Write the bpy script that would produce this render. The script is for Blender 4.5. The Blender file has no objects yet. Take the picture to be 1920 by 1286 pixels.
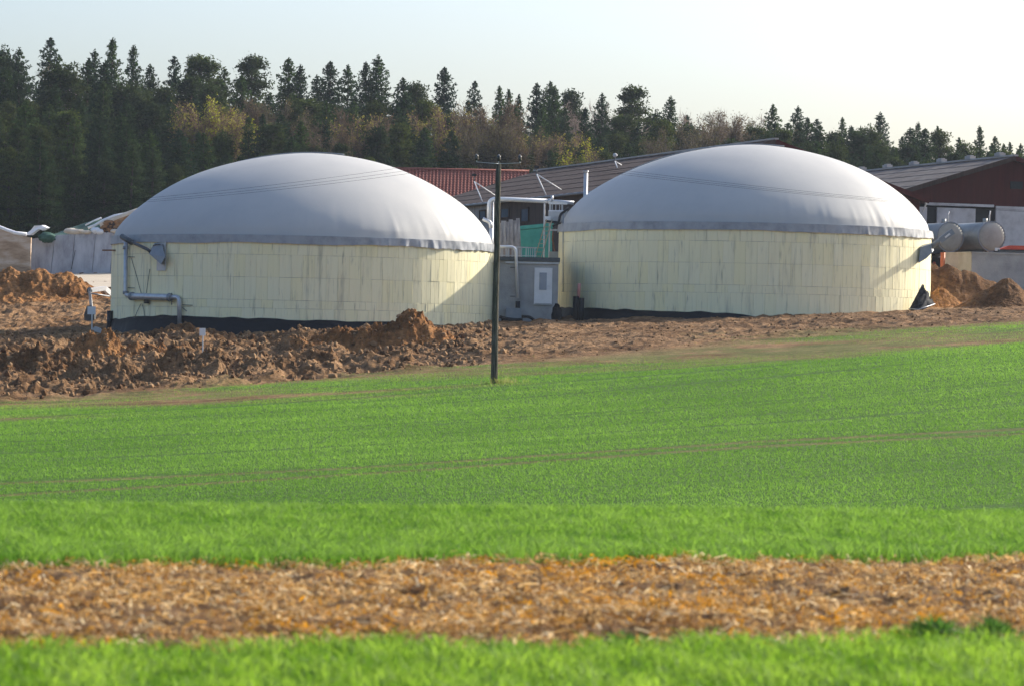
import bpy, math, random
import numpy as np
from mathutils import Vector, Matrix

random.seed(7)
RNG = np.random.default_rng(11)
sc = bpy.context.scene
col = sc.collection

# ------------------------------------------------------------------ camera
FPX = 6500.0                 # focal length in pixels of the 1920 px wide photograph
ROLL = math.radians(1.2)
EYE = 1.7
cd = bpy.data.cameras.new('camera')
cam = bpy.data.objects.new('camera', cd)
col.objects.link(cam)
cd.sensor_fit = 'HORIZONTAL'
cd.sensor_width = 36.0
cd.lens = 36.0 * FPX / 1920.0
cd.clip_start = 0.5
cd.clip_end = 6000.0
cr, sr = math.cos(ROLL), math.sin(ROLL)
cam.matrix_world = Matrix(((cr, -sr, 0, 0), (0, 0, -1, 0), (sr, cr, 0, EYE), (0, 0, 0, 1)))
cd.dof.use_dof = True
cd.dof.focus_distance = 185.0
cd.dof.aperture_fstop = 4.2
sc.camera = cam

# ------------------------------------------------------------------ sky, sun, exposure
SUN_EL = math.radians(28.0)
SUN_AZ = math.radians(54.0)          # clockwise from the view direction (+Y)
w = bpy.data.worlds.new('World'); sc.world = w; w.use_nodes = True
nt = w.node_tree; nt.nodes.clear()
sky = nt.nodes.new('ShaderNodeTexSky'); sky.sky_type = 'NISHITA'; sky.sun_disc = False
sky.sun_elevation = SUN_EL; sky.sun_rotation = SUN_AZ
sky.altitude = 400; sky.air_density = 1.0; sky.dust_density = 5.5; sky.ozone_density = 3.8
bg = nt.nodes.new('ShaderNodeBackground'); bg.inputs[1].default_value = 0.15
out = nt.nodes.new('ShaderNodeOutputWorld')
nt.links.new(sky.outputs[0], bg.inputs[0]); nt.links.new(bg.outputs[0], out.inputs[0])
sl = bpy.data.lights.new('sun', 'SUN'); sl.energy = 4.2; sl.angle = math.radians(0.53); sl.color = (1.0, 0.915, 0.78)
so = bpy.data.objects.new('sun', sl); col.objects.link(so)
sdir = Vector((math.sin(SUN_AZ) * math.cos(SUN_EL), math.cos(SUN_AZ) * math.cos(SUN_EL), math.sin(SUN_EL)))
so.rotation_euler = (-sdir).to_track_quat('-Z', 'Y').to_euler()
so.location = (60, 40, 60)
sc.view_settings.view_transform = 'Standard'
sc.view_settings.look = 'None'
sc.view_settings.exposure = 0.78
sc.view_settings.gamma = 1.0

# ------------------------------------------------------------------ pixel helpers
def ray(px, py):
    u, v = px - 960.0, 643.0 - py
    return (u * cr - v * sr) / FPX, (u * sr + v * cr) / FPX
def P(px, py, Y):
    a, b = ray(px, py)
    return Vector((a * Y, Y, EYE + b * Y))

# ------------------------------------------------------------------ noise
def _h(ix, iy, s):
    a = (ix.astype(np.int64) * 374761393 + iy.astype(np.int64) * 668265263 + s * 974711) & 0xffffffff
    a = ((a ^ (a >> 13)) * 1274126177) & 0xffffffff
    a = a ^ (a >> 16)
    return (a & 0xffff) / 65535.0
def vn(x, y, s=0):
    x = np.asarray(x, float); y = np.asarray(y, float)
    ix, iy = np.floor(x), np.floor(y)
    fx, fy = x - ix, y - iy
    fx = fx * fx * (3 - 2 * fx); fy = fy * fy * (3 - 2 * fy)
    a, b = _h(ix, iy, s), _h(ix + 1, iy, s)
    c, d = _h(ix, iy + 1, s), _h(ix + 1, iy + 1, s)
    return (a + (b - a) * fx) * (1 - fy) + (c + (d - c) * fx) * fy - 0.5
def fbm(x, y, s=0, o=4, g=0.5):
    r = 0; a = 1.0; f = 1.0
    for k in range(o):
        r = r + a * vn(np.asarray(x) * f + 17.3 * k, np.asarray(y) * f - 9.1 * k, s + k)
        a *= g; f *= 2.03
    return r

# ------------------------------------------------------------------ terrain height
ZY = [-400, 0, 32, 35.5, 39, 46, 58, 68, 80, 138, 152, 170, 186, 200, 214, 225, 245, 260, 300, 360, 430, 600, 1200, 4000]
ZZ = [0, 0, 0, -.03, -.30, -1.4, -2.7, -2.62, -2.12, .07, .6, 1.6, 2.5, 3.0, 3.9, 4.9, 6.4, 7.2, 9, 11.5, 13, 15, 10, 6]
SY = [0, 45, 80, 110, 140, 165, 190, 214, 260, 320, 4000]
SS = [0, 0, .012, .037, .066, .067, .047, .040, .030, .0, .0]
def base_z(x, y):
    x = np.asarray(x, float); y = np.asarray(y, float)
    xs = np.clip(x, -60, 60)
    ye = y - .27 * np.clip(xs, -14, 14) * np.clip((62 - y) / 20, 0, 1) * np.clip((y - 12) / 10, 0, 1)
    return np.interp(ye, ZY, ZZ) + np.interp(y, SY, SS) * xs
def field_edge(x):          # far border of the wheat against the soil
    x = np.asarray(x, float)
    return 151.5 + .64 * x + 1.2 * fbm(x * .12, 0 * x + 3, 5, 3)
def straw_near(x): return 19.4 + .37 * np.asarray(x) + .55 * fbm(np.asarray(x) * 2.6, 0 * np.asarray(x), 31, 5, .75)
def straw_far(x): return 26.6 + .42 * np.asarray(x) + .55 * fbm(np.asarray(x) * 2.4, 0 * np.asarray(x), 37, 5, .75)
def sstep(a, b, t):
    t = np.clip((t - a) / (b - a), 0, 1); return t * t * (3 - 2 * t)
def gz(x, y):
    x = np.asarray(x, float); y = np.asarray(y, float)
    z = base_z(x, y)
    e = y - field_edge(x)
    d = (.12 * sstep(0, 2, e) + .88 * sstep(3, 10, e)) * (1 - sstep(250, 285, y))
    left = sstep(4, -8, x)
    rough = d * (fbm(x * .55, y * .4, 1, 5, .58) * (.22 + .75 * left * (1 - sstep(182, 190, y)) ) + fbm(x * 2.6, y * 2.0, 9, 4, .6) * (.13 + .16 * left))
    # dig the working space flat in front of the round tanks
    z = z + rough
    z = z + (1 - sstep(0, 3, e)) * fbm(x * .08, y * .08, 4, 3) * .10 * sstep(40, 70, y)
    s = sstep(0, .5, y - straw_near(x)) * (1 - sstep(-.4, .2, y - straw_far(x)))
    z = z + s * fbm(x * 5, y * 4, 21, 4, .6) * .09
    return z
def g1(x, y): return float(gz(np.array([x]), np.array([y]))[0])
def hit(px, py, y0=60, y1=230):
    a, b = ray(px, py)
    ys = np.arange(y0, y1, .25)
    d = EYE + b * ys - gz(a * ys, ys)
    k = np.argmax(d < 0) if (d < 0).any() else len(ys) - 1
    Y = ys[k]; return np.array([a * Y, Y])

# ------------------------------------------------------------------ materials
MATS = {}
def nmat(name):
    m = bpy.data.materials.new(name); m.use_nodes = True
    t = m.node_tree; b = t.nodes['Principled BSDF']
    MATS[name] = m
    return m, t, b
def nd(t, k, **kw):
    n = t.nodes.new(k)
    for a, v in kw.items(): setattr(n, a, v)
    return n
def ramp(t, fac, stops):
    r = nd(t, 'ShaderNodeValToRGB')
    els = r.color_ramp.elements
    while len(els) < len(stops): els.new(.5)
    for e, (p, c) in zip(els, stops): e.position = p; e.color = (*c, 1)
    t.links.new(fac, r.inputs[0]); return r
def noise_mat(name, cols, scale=3.0, rough=.8, bump=.0, bscale=20.0, stretch=(1, 1, 1), detail=6, metal=0.0, spec=.3, world=True):
    m, t, b = nmat(name)
    if world:
        g = nd(t, 'ShaderNodeNewGeometry'); src = g.outputs['Position']
    else:
        g = nd(t, 'ShaderNodeTexCoord'); src = g.outputs['Object']
    mp = nd(t, 'ShaderNodeMapping'); mp.inputs['Scale'].default_value = stretch
    t.links.new(src, mp.inputs[0])
    n = nd(t, 'ShaderNodeTexNoise'); n.inputs['Scale'].default_value = scale; n.inputs['Detail'].default_value = detail
    n.inputs['Roughness'].default_value = .65
    t.links.new(mp.outputs[0], n.inputs['Vector'])
    k = len(cols)
    r = ramp(t, n.outputs[0], [(.3 + .4 * i / max(1, k - 1), c) for i, c in enumerate(cols)])
    t.links.new(r.outputs[0], b.inputs['Base Color'])
    b.inputs['Roughness'].default_value = rough; b.inputs['Metallic'].default_value = metal
    b.inputs['Specular IOR Level'].default_value = spec
    if bump:
        n2 = nd(t, 'ShaderNodeTexNoise'); n2.inputs['Scale'].default_value = bscale; n2.inputs['Detail'].default_value = 5
        t.links.new(mp.outputs[0], n2.inputs['Vector'])
        bp = nd(t, 'ShaderNodeBump'); bp.inputs['Strength'].default_value = bump; bp.inputs['Distance'].default_value = .05
        t.links.new(n2.outputs[0], bp.inputs['Height']); t.links.new(bp.outputs[0], b.inputs['Normal'])
    return m
def leaf_mat(name, trans=.45, rough=.55, spec=.25):
    m, t, b = nmat(name)
    a = nd(t, 'ShaderNodeAttribute'); a.attribute_name = 'Col'
    t.links.new(a.outputs[0], b.inputs['Base Color'])
    b.inputs['Roughness'].default_value = rough; b.inputs['Specular IOR Level'].default_value = spec
    tr = nd(t, 'ShaderNodeBsdfTranslucent')
    hs = nd(t, 'ShaderNodeHueSaturation'); hs.inputs['Value'].default_value = 1.25; hs.inputs['Saturation'].default_value = 1.1
    t.links.new(a.outputs[0], hs.inputs['Color']); t.links.new(hs.outputs[0], tr.inputs[0])
    mx = nd(t, 'ShaderNodeMixShader'); mx.inputs[0].default_value = trans
    t.links.new(b.outputs[0], mx.inputs[1]); t.links.new(tr.outputs[0], mx.inputs[2])
    t.links.new(mx.outputs[0], t.nodes['Material Output'].inputs[0])
    return m

def soil_mat(name, tint=(1, 1, 1)):
    m, t, b = nmat(name)
    g = nd(t, 'ShaderNodeNewGeometry')
    n1 = nd(t, 'ShaderNodeTexNoise'); n1.inputs['Scale'].default_value = .35; n1.inputs['Detail'].default_value = 8; n1.inputs['Roughness'].default_value = .7
    n2 = nd(t, 'ShaderNodeTexNoise'); n2.inputs['Scale'].default_value = 3.2; n2.inputs['Detail'].default_value = 8; n2.inputs['Roughness'].default_value = .75
    for n in (n1, n2): t.links.new(g.outputs['Position'], n.inputs['Vector'])
    c = lambda q: tuple(q[i] * tint[i] for i in range(3))
    r1 = ramp(t, n1.outputs[0], [(.30, c((.085, .043, .018))), (.45, c((.185, .10, .045))), (.58, c((.29, .175, .09))), (.72, c((.27, .135, .046)))])
    r2 = ramp(t, n2.outputs[0], [(.30, (.30, .28, .26)), (.48, (.85, .85, .85)), (.70, (1.4, 1.36, 1.3))])
    mx = nd(t, 'ShaderNodeMix', data_type='RGBA', blend_type='MULTIPLY'); mx.inputs[0].default_value = 1
    t.links.new(r1.outputs[0], mx.inputs[6]); t.links.new(r2.outputs[0], mx.inputs[7])
    b.inputs['Roughness'].default_value = .95; b.inputs['Specular IOR Level'].default_value = .1
    n3 = nd(t, 'ShaderNodeTexNoise'); n3.inputs['Scale'].default_value = 5.0; n3.inputs['Detail'].default_value = 8; n3.inputs['Roughness'].default_value = .7
    t.links.new(g.outputs['Position'], n3.inputs['Vector'])
    bp = nd(t, 'ShaderNodeBump'); bp.inputs['Strength'].default_value = 1.0; bp.inputs['Distance'].default_value = .16
    t.links.new(n3.outputs[0], bp.inputs['Height']); t.links.new(bp.outputs[0], b.inputs['Normal'])
    return m, t, b, mx.outputs[2], g

# ground: soil, field green, straw strip chosen by world-space masks stored on the sheet
gm, t, b, soilcol, g = soil_mat('ground_soil')
at = nd(t, 'ShaderNodeAttribute'); at.attribute_name = 'Mask'
sp = nd(t, 'ShaderNodeSeparateColor'); t.links.new(at.outputs[0], sp.inputs[0])
ng = nd(t, 'ShaderNodeTexNoise'); ng.inputs['Scale'].default_value = 6; ng.inputs['Detail'].default_value = 6
t.links.new(g.outputs['Position'], ng.inputs['Vector'])
gr = ramp(t, ng.outputs[0], [(.3, (.035, .075, .012)), (.55, (.07, .14, .025)), (.75, (.10, .18, .035))])
st = ramp(t, ng.outputs[0], [(.3, (.10, .055, .028)), (.5, (.20, .115, .055)), (.7, (.34, .21, .10))])
m1 = nd(t, 'ShaderNodeMix', data_type='RGBA'); m2 = nd(t, 'ShaderNodeMix', data_type='RGBA')
t.links.new(sp.outputs[0], m1.inputs[0]); t.links.new(soilcol, m1.inputs[6]); t.links.new(gr.outputs[0], m1.inputs[7])
t.links.new(sp.outputs[1], m2.inputs[0]); t.links.new(m1.outputs[2], m2.inputs[6]); t.links.new(st.outputs[0], m2.inputs[7])
t.links.new(m2.outputs[2], b.inputs['Base Color'])
def soil_variant(name, tint):
    m, t, b, c, g = soil_mat(name, tint); t.links.new(c, b.inputs['Base Color']); return m
soil_variant('heap_orange', (1.22, 1.0, .74)); soil_variant('heap_pale', (.95, .95, .95)); soil_variant('heap_dark', (.72, .64, .56)); soil_variant('heap_grey', (.62, .72, .86))

# insulation boards
m, t, b = nmat('board')
g = nd(t, 'ShaderNodeNewGeometry'); oi = nd(t, 'ShaderNodeObjectInfo')
mp = nd(t, 'ShaderNodeMapping'); mp.inputs['Scale'].default_value = (2.6, 2.6, .22)
t.links.new(g.outputs['Position'], mp.inputs[0])
n1 = nd(t, 'ShaderNodeTexNoise'); n1.inputs['Scale'].default_value = 1.0; n1.inputs['Detail'].default_value = 7; n1.inputs['Roughness'].default_value = .7
t.links.new(mp.outputs[0], n1.inputs['Vector'])
mp2 = nd(t, 'ShaderNodeMapping'); mp2.inputs['Scale'].default_value = (6.5, 6.5, .75); t.links.new(g.outputs['Position'], mp2.inputs[0])
n2 = nd(t, 'ShaderNodeTexNoise'); n2.inputs['Scale'].default_value = 1.0; n2.inputs['Detail'].default_value = 4
t.links.new(mp2.outputs[0], n2.inputs['Vector'])
base = ramp(t, oi.outputs['Random'], [(0, (.88, .80, .48)), (.5, (.87, .81, .54)), (1, (.86, .79, .51))])
str1 = ramp(t, n1.outputs[0], [(.34, (.50, .50, .55)), (.43, (.88, .88, .88)), (.50, (1, 1, 1))])
str2 = ramp(t, n2.outputs[0], [(.25, (.42, .42, .47)), (.34, (.82, .82, .84)), (.40, (1, 1, 1))])
mx = nd(t, 'ShaderNodeMix', data_type='RGBA', blend_type='MULTIPLY'); mx.inputs[0].default_value = .6
mx2 = nd(t, 'ShaderNodeMix', data_type='RGBA', blend_type='MULTIPLY'); mx2.inputs[0].default_value = .65
t.links.new(base.outputs[0], mx.inputs[6]); t.links.new(str1.outputs[0], mx.inputs[7])
t.links.new(mx.outputs[2], mx2.inputs[6]); t.links.new(str2.outputs[0], mx2.inputs[7])
t.links.new(mx2.outputs[2], b.inputs['Base Color']); b.inputs['Roughness'].default_value = .85; b.inputs['Specular IOR Level'].default_value = .15

noise_mat('membrane', [(.405, .40, .385), (.43, .422, .402), (.445, .437, .415)], .5, .60, .03, 3, spec=.18)
noise_mat('membrane_edge', [(.22, .235, .25), (.31, .325, .34), (.37, .38, .395)], 1.3, .5, .1, 8)
noise_mat('concrete', [(.26, .26, .25), (.34, .34, .33), (.42, .41, .39)], .9, .9, .25, 12)
noise_mat('concrete_tan', [(.33, .28, .20), (.42, .37, .28), (.50, .44, .34)], .8, .9, .25, 12)
noise_mat('concrete_bunker', [(.24, .23, .24), (.40, .39, .40), (.50, .49, .49)], 1.0, .9, .2, 10, stretch=(1.6, 1.6, .4))
noise_mat('concrete_stained', [(.20, .13, .08), (.36, .25, .16), (.50, .40, .31), (.30, .18, .10)], .8, .9, .2, 10, stretch=(.5, .5, 1.6))
noise_mat('yard', [(.42, .35, .26), (.52, .44, .33)], .6, .9, .1, 10)
noise_mat('joint', [(.26, .24, .18), (.34, .31, .24)], 2, .9)
noise_mat('foil', [(.006, .006, .008), (.014, .014, .017)], 1.5, .6, .4, 3, spec=.18)
noise_mat('galvanised', [(.38, .39, .40), (.48, .49, .50), (.55, .56, .57)], 2.5, .42, .05, 20, metal=.55, spec=.5)
noise_mat('galv_bright', [(.62, .62, .62), (.74, .74, .73)], 2.5, .38, .05, 20, metal=.25, spec=.5)
noise_mat('steel_dark', [(.05, .06, .065), (.10, .11, .115)], 3, .5, .1, 20, metal=.3)
noise_mat('steel_grey', [(.20, .22, .24), (.27, .29, .31)], 3, .5, .05, 20, metal=.3)
noise_mat('black_plastic', [(.010, .010, .011), (.02, .02, .022)], 4, .5)
noise_mat('white_paint', [(.66, .66, .65), (.76, .76, .75)], 2, .5, .05, 10)
noise_mat('dirty_white', [(.38, .37, .35), (.52, .51, .49), (.60, .59, .57)], 1.2, .7, .1, 8)
noise_mat('glass', [(.07, .10, .14), (.10, .13, .17)], 1, .08, spec=.6)
noise_mat('glass_pale', [(.26, .29, .33), (.32, .35, .40)], 1, .12, spec=.6)
noise_mat('wood_pole', [(.030, .030, .022), (.085, .078, .058), (.24, .21, .165)], 5, .9, .8, 30, stretch=(4, 4, .3), spec=.1)
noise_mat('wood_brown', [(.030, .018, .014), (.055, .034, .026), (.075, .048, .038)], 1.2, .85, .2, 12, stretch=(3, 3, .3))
noise_mat('wood_grey', [(.20, .18, .17), (.30, .28, .27), (.42, .40, .39)], 2.0, .9, .3, 12, stretch=(3, 3, .3))
noise_mat('wood_maroon', [(.060, .014, .012), (.085, .020, .017)], 1.0, .9, .1, 12, stretch=(3, 3, .3), spec=.08)
noise_mat('roof_sheet', [(.055, .040, .036), (.078, .058, .052), (.10, .078, .070)], .7, .95, .15, 10, spec=.05)
noise_mat('roof_sheet_grey', [(.085, .072, .068), (.12, .105, .10), (.17, .155, .15)], .7, .95, .15, 10, spec=.08)
noise_mat('ridge_cap', [(.36, .32, .29), (.46, .42, .39)], 1, .8)
noise_mat('tile', [(.20, .055, .038), (.30, .085, .055), (.36, .12, .085)], 3.2, .75, .1, 20)
noise_mat('teal', [(.04, .25, .20), (.055, .31, .25), (.08, .36, .29)], 1.0, .6, .15, 3)
noise_mat('net_green', [(.012, .04, .03), (.03, .085, .062), (.06, .13, .10)], 1.5, .8, .8, 6)
noise_mat('silage', [(.16, .07, .03), (.32, .17, .08), (.45, .28, .15)], 1.5, .95, .8, 6)
noise_mat('tan_sack', [(.55, .45, .34), (.68, .60, .50)], 2, .85, .4, 6)
noise_mat('white_sheet', [(.62, .64, .68), (.80, .80, .80)], 2, .6, .5, 3)
noise_mat('tank_steel', [(.22, .225, .22), (.28, .285, .275), (.33, .335, .32)], .8, .5, .05, 20, metal=.35)
noise_mat('tank_cap', [(.24, .23, .20), (.31, .30, .26), (.36, .35, .31)], .9, .6, .05, 20)  # lighter tan puts the different lighting of the end faces into the colour
noise_mat('orange_plastic', [(.55, .13, .035), (.65, .18, .05)], 2, .55)
noise_mat('red_paint', [(.50, .06, .03), (.60, .09, .045)], 2, .5)
noise_mat('pink_plastic', [(.62, .24, .20), (.70, .32, .27)], 2, .55)
noise_mat('rubber', [(.012, .012, .012), (.03, .028, .026)], 5, .85)
noise_mat('rust', [(.12, .05, .025), (.22, .10, .05), (.10, .06, .045)], 4, .85, .2, 20)
noise_mat('rung', [(.34, .28, .18), (.46, .38, .26)], 3, .8)
noise_mat('bark', [(.045, .035, .028), (.09, .07, .055)], 3, .9, .4, 12, stretch=(3, 3, .4))
noise_mat('wire', [(.006, .006, .007), (.010, .010, .011)], 3, 1.0, spec=.02)
noise_mat('porcelain', [(.012, .012, .012), (.02, .02, .02)], 3, .25, spec=.6)
leaf_mat('needles', .25, .95, .03)
t = MATS['needles'].node_tree; oi = nd(t, 'ShaderNodeObjectInfo')
att = [n for n in t.nodes if n.bl_idname == 'ShaderNodeAttribute'][0]
tint = ramp(t, oi.outputs['Random'], [(0, (.48, .62, .78)), (.35, (.70, .80, .88)), (.7, (.90, 1.0, .88)), (1, (1.15, 1.27, .90))])
mt = nd(t, 'ShaderNodeMix', data_type='RGBA', blend_type='MULTIPLY'); mt.inputs[0].default_value = 1
for l in list(t.links):
    if l.from_node == att: t.links.new(mt.outputs[2], l.to_socket)
t.links.new(att.outputs[0], mt.inputs[6]); t.links.new(tint.outputs[0], mt.inputs[7])
leaf_mat('twig_leaf', .3, .7, .1)
leaf_mat('blade', .5, .6, .12)
leaf_mat('straw', .35, .8, .08)

# ------------------------------------------------------------------ mesh building
def raw_mesh(name, V, F, C=None, smooth=False):
    """V (n,3), F (m,k) numpy with k = 3 or 4"""
    me = bpy.data.meshes.new(name)
    V = np.asarray(V, np.float32); F = np.asarray(F, np.int32)
    k = F.shape[1]
    me.vertices.add(len(V)); me.vertices.foreach_set('co', V.ravel())
    me.loops.add(F.size); me.loops.foreach_set('vertex_index', F.ravel())
    me.polygons.add(len(F)); me.polygons.foreach_set('loop_start', np.arange(0, F.size, k, dtype=np.int32))
    me.polygons.foreach_set('use_smooth', np.full(len(F), smooth))
    if C is not None:
        at = me.color_attributes.new('Col', 'FLOAT_COLOR', 'POINT')
        CC = np.ones((len(V), 4), np.float32); CC[:, :3] = C
        at.data.foreach_set('color', CC.ravel())
    me.update(); me.validate()
    return me
def link(name, me, m=None, parent=None, loc=None):
    o = bpy.data.objects.new(name, me); col.objects.link(o)
    if m: me.materials.append(MATS[m])
    if parent: o.parent = parent
    if loc is not None: o.location = loc
    return o
def tag(o, label=None, cat=None, group=None, kind=None):
    if label: o['label'] = label
    if cat: o['category'] = cat
    if group: o['group'] = group
    if kind: o['kind'] = kind
    return o
def thing(name, label, cat, loc, group=None, rz=0):
    o = bpy.data.objects.new(name, None); col.objects.link(o)
    o.location = loc; o.rotation_euler = (0, 0, rz); o.empty_display_size = .3
    return tag(o, label, cat, group)
def root_of(o):
    while o.parent: o = o.parent
    return o

UP = Vector((0, 0, 1))
class MB:
    """collects faces in WORLD coordinates (or local when build(local=True))"""
    def __init__(s): s.v = []; s.f = []
    def add(s, vs, fs):
        k = len(s.v); s.v += [Vector(q) for q in vs]; s.f += [tuple(i + k for i in f) for f in fs]; return s
    def box(s, c, size, rot=None, bev=0):
        c = Vector(c); hx, hy, hz = size[0] / 2, size[1] / 2, size[2] / 2
        vs = [Vector((x, y, z)) for z in (-hz, hz) for y in (-hy, hy) for x in (-hx, hx)]
        if rot is not None: vs = [rot @ q for q in vs]
        return s.add([q + c for q in vs], [(0, 2, 3, 1), (4, 5, 7, 6), (0, 1, 5, 4), (2, 6, 7, 3), (0, 4, 6, 2), (1, 3, 7, 5)])
    def prism(s, pts, d):
        """closed outline pts (world) extruded by vector d"""
        n = len(pts); d = Vector(d); a = [Vector(p) for p in pts]
        return s.add(a + [p + d for p in a], [tuple(range(n))[::-1], tuple(range(n, 2 * n))] + [(i, (i + 1) % n, (i + 1) % n + n, i + n) for i in range(n)])
    def beam(s, a, b, wx, wy, up=(0, 0, 1)):
        a, b = Vector(a), Vector(b); d = b - a; L = d.length; d.normalize()
        up = Vector(up)
        if abs(d.dot(up)) > .98: up = Vector((0, 1, 0))
        x = d.cross(up).normalized(); y = x.cross(d)
        R = Matrix((x, d, y)).transposed()
        return s.box((a + b) / 2, (wx, L, wy), R)
    def tube(s, pts, r, seg=10, cap=True):
        pts = [Vector(p) for p in pts]; n = len(pts)
        rr = r if isinstance(r, (list, tuple)) else [r] * n
        vs = []; fs = []; prev = None
        for i, p in enumerate(pts):
            d = (pts[min(i + 1, n - 1)] - pts[max(i - 1, 0)]).normalized()
            if prev is None:
                a = Vector((0, 0, 1)) if abs(d.z) < .9 else Vector((1, 0, 0))
                u = d.cross(a).normalized()
            else:
                u = (prev - d * prev.dot(d)).normalized()
            prev = u; v = d.cross(u)
            vs += [p + (u * math.cos(2 * math.pi * k / seg) + v * math.sin(2 * math.pi * k / seg)) * rr[i] for k in range(seg)]
        for i in range(n - 1):
            for k in range(seg):
                fs.append((i * seg + k, i * seg + (k + 1) % seg, (i + 1) * seg + (k + 1) % seg, (i + 1) * seg + k))
        if cap: fs += [tuple(range(seg))[::-1], tuple(range((n - 1) * seg, n * seg))]
        return s.add(vs, fs)
    def blob(s, c, r, seg=10, rings=6, jit=0.0, flat=1.0):
        c = Vector(c); rx, ry, rz = r; vs = [c + Vector((0, 0, -rz * flat))]; fs = []
        for i in range(1, rings):
            ph = -math.pi / 2 + math.pi * i / rings
            for k in range(seg):
                th = 2 * math.pi * k / seg; j = 1 + jit * random.uniform(-1, 1)
                vs.append(c + Vector((rx * math.cos(ph) * math.cos(th) * j, ry * math.cos(ph) * math.sin(th) * j, rz * math.sin(ph) * j)))
        vs.append(c + Vector((0, 0, rz)))
        for k in range(seg): fs.append((0, 1 + (k + 1) % seg, 1 + k))
        for i in range(rings - 2):
            a = 1 + i * seg
            for k in range(seg): fs.append((a + k, a + (k + 1) % seg, a + seg + (k + 1) % seg, a + seg + k))
        a = 1 + (rings - 2) * seg
        for k in range(seg): fs.append((a + k, a + (k + 1) % seg, len(vs) - 1))
        return s.add(vs, fs)
    def build(s, name, m, parent=None, smooth=False, loc=None):
        if parent is not None: o0 = root_of(parent).location
        else:
            if loc is None:
                a = np.array([tuple(q) for q in s.v]); loc = Vector(((a[:, 0].min() + a[:, 0].max()) / 2, (a[:, 1].min() + a[:, 1].max()) / 2, a[:, 2].min()))
            o0 = Vector(loc)
        me = bpy.data.meshes.new(name)
        me.from_pydata([tuple(q - o0) for q in s.v], [], s.f)
        if smooth: me.polygons.foreach_set('use_smooth', [True] * len(me.polygons))
        me.update()
        return link(name, me, m, parent, None if parent is not None else o0)
def smooth_path(pts, r=.25, n=5):
    pts = [Vector(p) for p in pts]; o = [pts[0]]
    for i in range(1, len(pts) - 1):
        a, b, c = pts[i - 1], pts[i], pts[i + 1]
        k = min(r, (a - b).length * .45, (c - b).length * .45)
        p, q = b + (a - b).normalized() * k, b + (c - b).normalized() * k
        for j in range(n + 1):
            t_ = j / n; o.append(p * (1 - t_) ** 2 + b * 2 * t_ * (1 - t_) + q * t_ ** 2)
    return o + [pts[-1]]

# ------------------------------------------------------------------ ground sheet
def axis(parts):
    o = []
    for a, b_, st_ in parts: o += list(np.arange(a, b_, st_))
    return np.array(o + [parts[-1][1]])
gx = axis([(-1500, -200, 100), (-200, -60, 10), (-60, -34, 1.0), (-34, 34, .17), (34, 60, 1.0), (60, 200, 10), (200, 1500, 100)])
gy = axis([(-60, 16, 4), (16, 40, .12), (40, 76, 1.0), (76, 132, .35), (132, 150, .18), (150, 197, .15), (197, 250, .35), (250, 330, 2), (330, 600, 15), (600, 4000, 100)])
# straw zone needs fine columns too but the .17 m step is enough there
GX, GY = np.meshgrid(gx, gy)
GZ = gz(GX, GY)
V = np.stack([GX.ravel(), GY.ravel(), GZ.ravel()], 1)
nx, ny = len(gx), len(gy)
idx = np.arange(nx * ny).reshape(ny, nx)
F = np.stack([idx[:-1, :-1].ravel(), idx[:-1, 1:].ravel(), idx[1:, 1:].ravel(), idx[1:, :-1].ravel()], 1)
me = raw_mesh('ground', V, F, None, False)
e = GY - field_edge(GX)
gmask = 1 - sstep(-15, 6, e + 20.0 * fbm(GX * .09, GY * .22, 3, 4))
gmask = np.maximum(gmask, .55 * (1 - sstep(0, 7, e)) * sstep(-.1, .25, fbm(GX * .35, GY * .5, 13, 4)))
gmask = np.maximum(gmask, sstep(275, 300, GY))
smask = sstep(0, .3, GY - straw_near(GX)) * (1 - sstep(-.2, .1, GY - straw_far(GX)))
a = me.color_attributes.new('Mask', 'FLOAT_COLOR', 'POINT')
CC = np.ones((len(V), 4), np.float32); CC[:, 0] = gmask.ravel(); CC[:, 1] = smask.ravel(); CC[:, 2] = 0
a.data.foreach_set('color', CC.ravel())
o = link('ground', me, 'ground_soil'); tag(o, kind='structure')
trackA = np.array([hit(*q, 60, 200) for q in ((-60, 910), (0, 907), (300, 895), (600, 881), (1000, 856), (1400, 829), (1920, 804), (1990, 801))])
trackB = np.array([hit(*q, 60, 200) for q in ((-60, 934), (0, 930), (300, 912), (600, 894), (900, 874), (1400, 838), (1920, 813), (1990, 810))])
for tr_ in (trackA, trackB):
    dd = np.abs(GY - np.interp(GX, tr_[:, 0], tr_[:, 1])); CC[:, 0] *= (1 - .40 * (1 - sstep(.3, .6, dd))).ravel()
a.data.foreach_set('color', CC.ravel())

def sheet(name, x0, x1, y0, y1, st_, m, dz=.02):
    xs = np.arange(x0, x1 + st_ / 2, st_); ys = np.arange(y0, y1 + st_ / 2, st_)
    X, Y = np.meshgrid(xs, ys); Z = base_z(X, Y) + dz
    idx = np.arange(X.size).reshape(X.shape)
    F = np.stack([idx[:-1, :-1].ravel(), idx[:-1, 1:].ravel(), idx[1:, 1:].ravel(), idx[1:, :-1].ravel()], 1)
    o = link(name, raw_mesh(name, np.stack([X.ravel(), Y.ravel(), Z.ravel()], 1), F, None, True), m)
    tag(o, kind='structure'); return o
sheet('farm_yard', -42, -16, 236, 256.5, 1.0, 'yard', .16)

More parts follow.
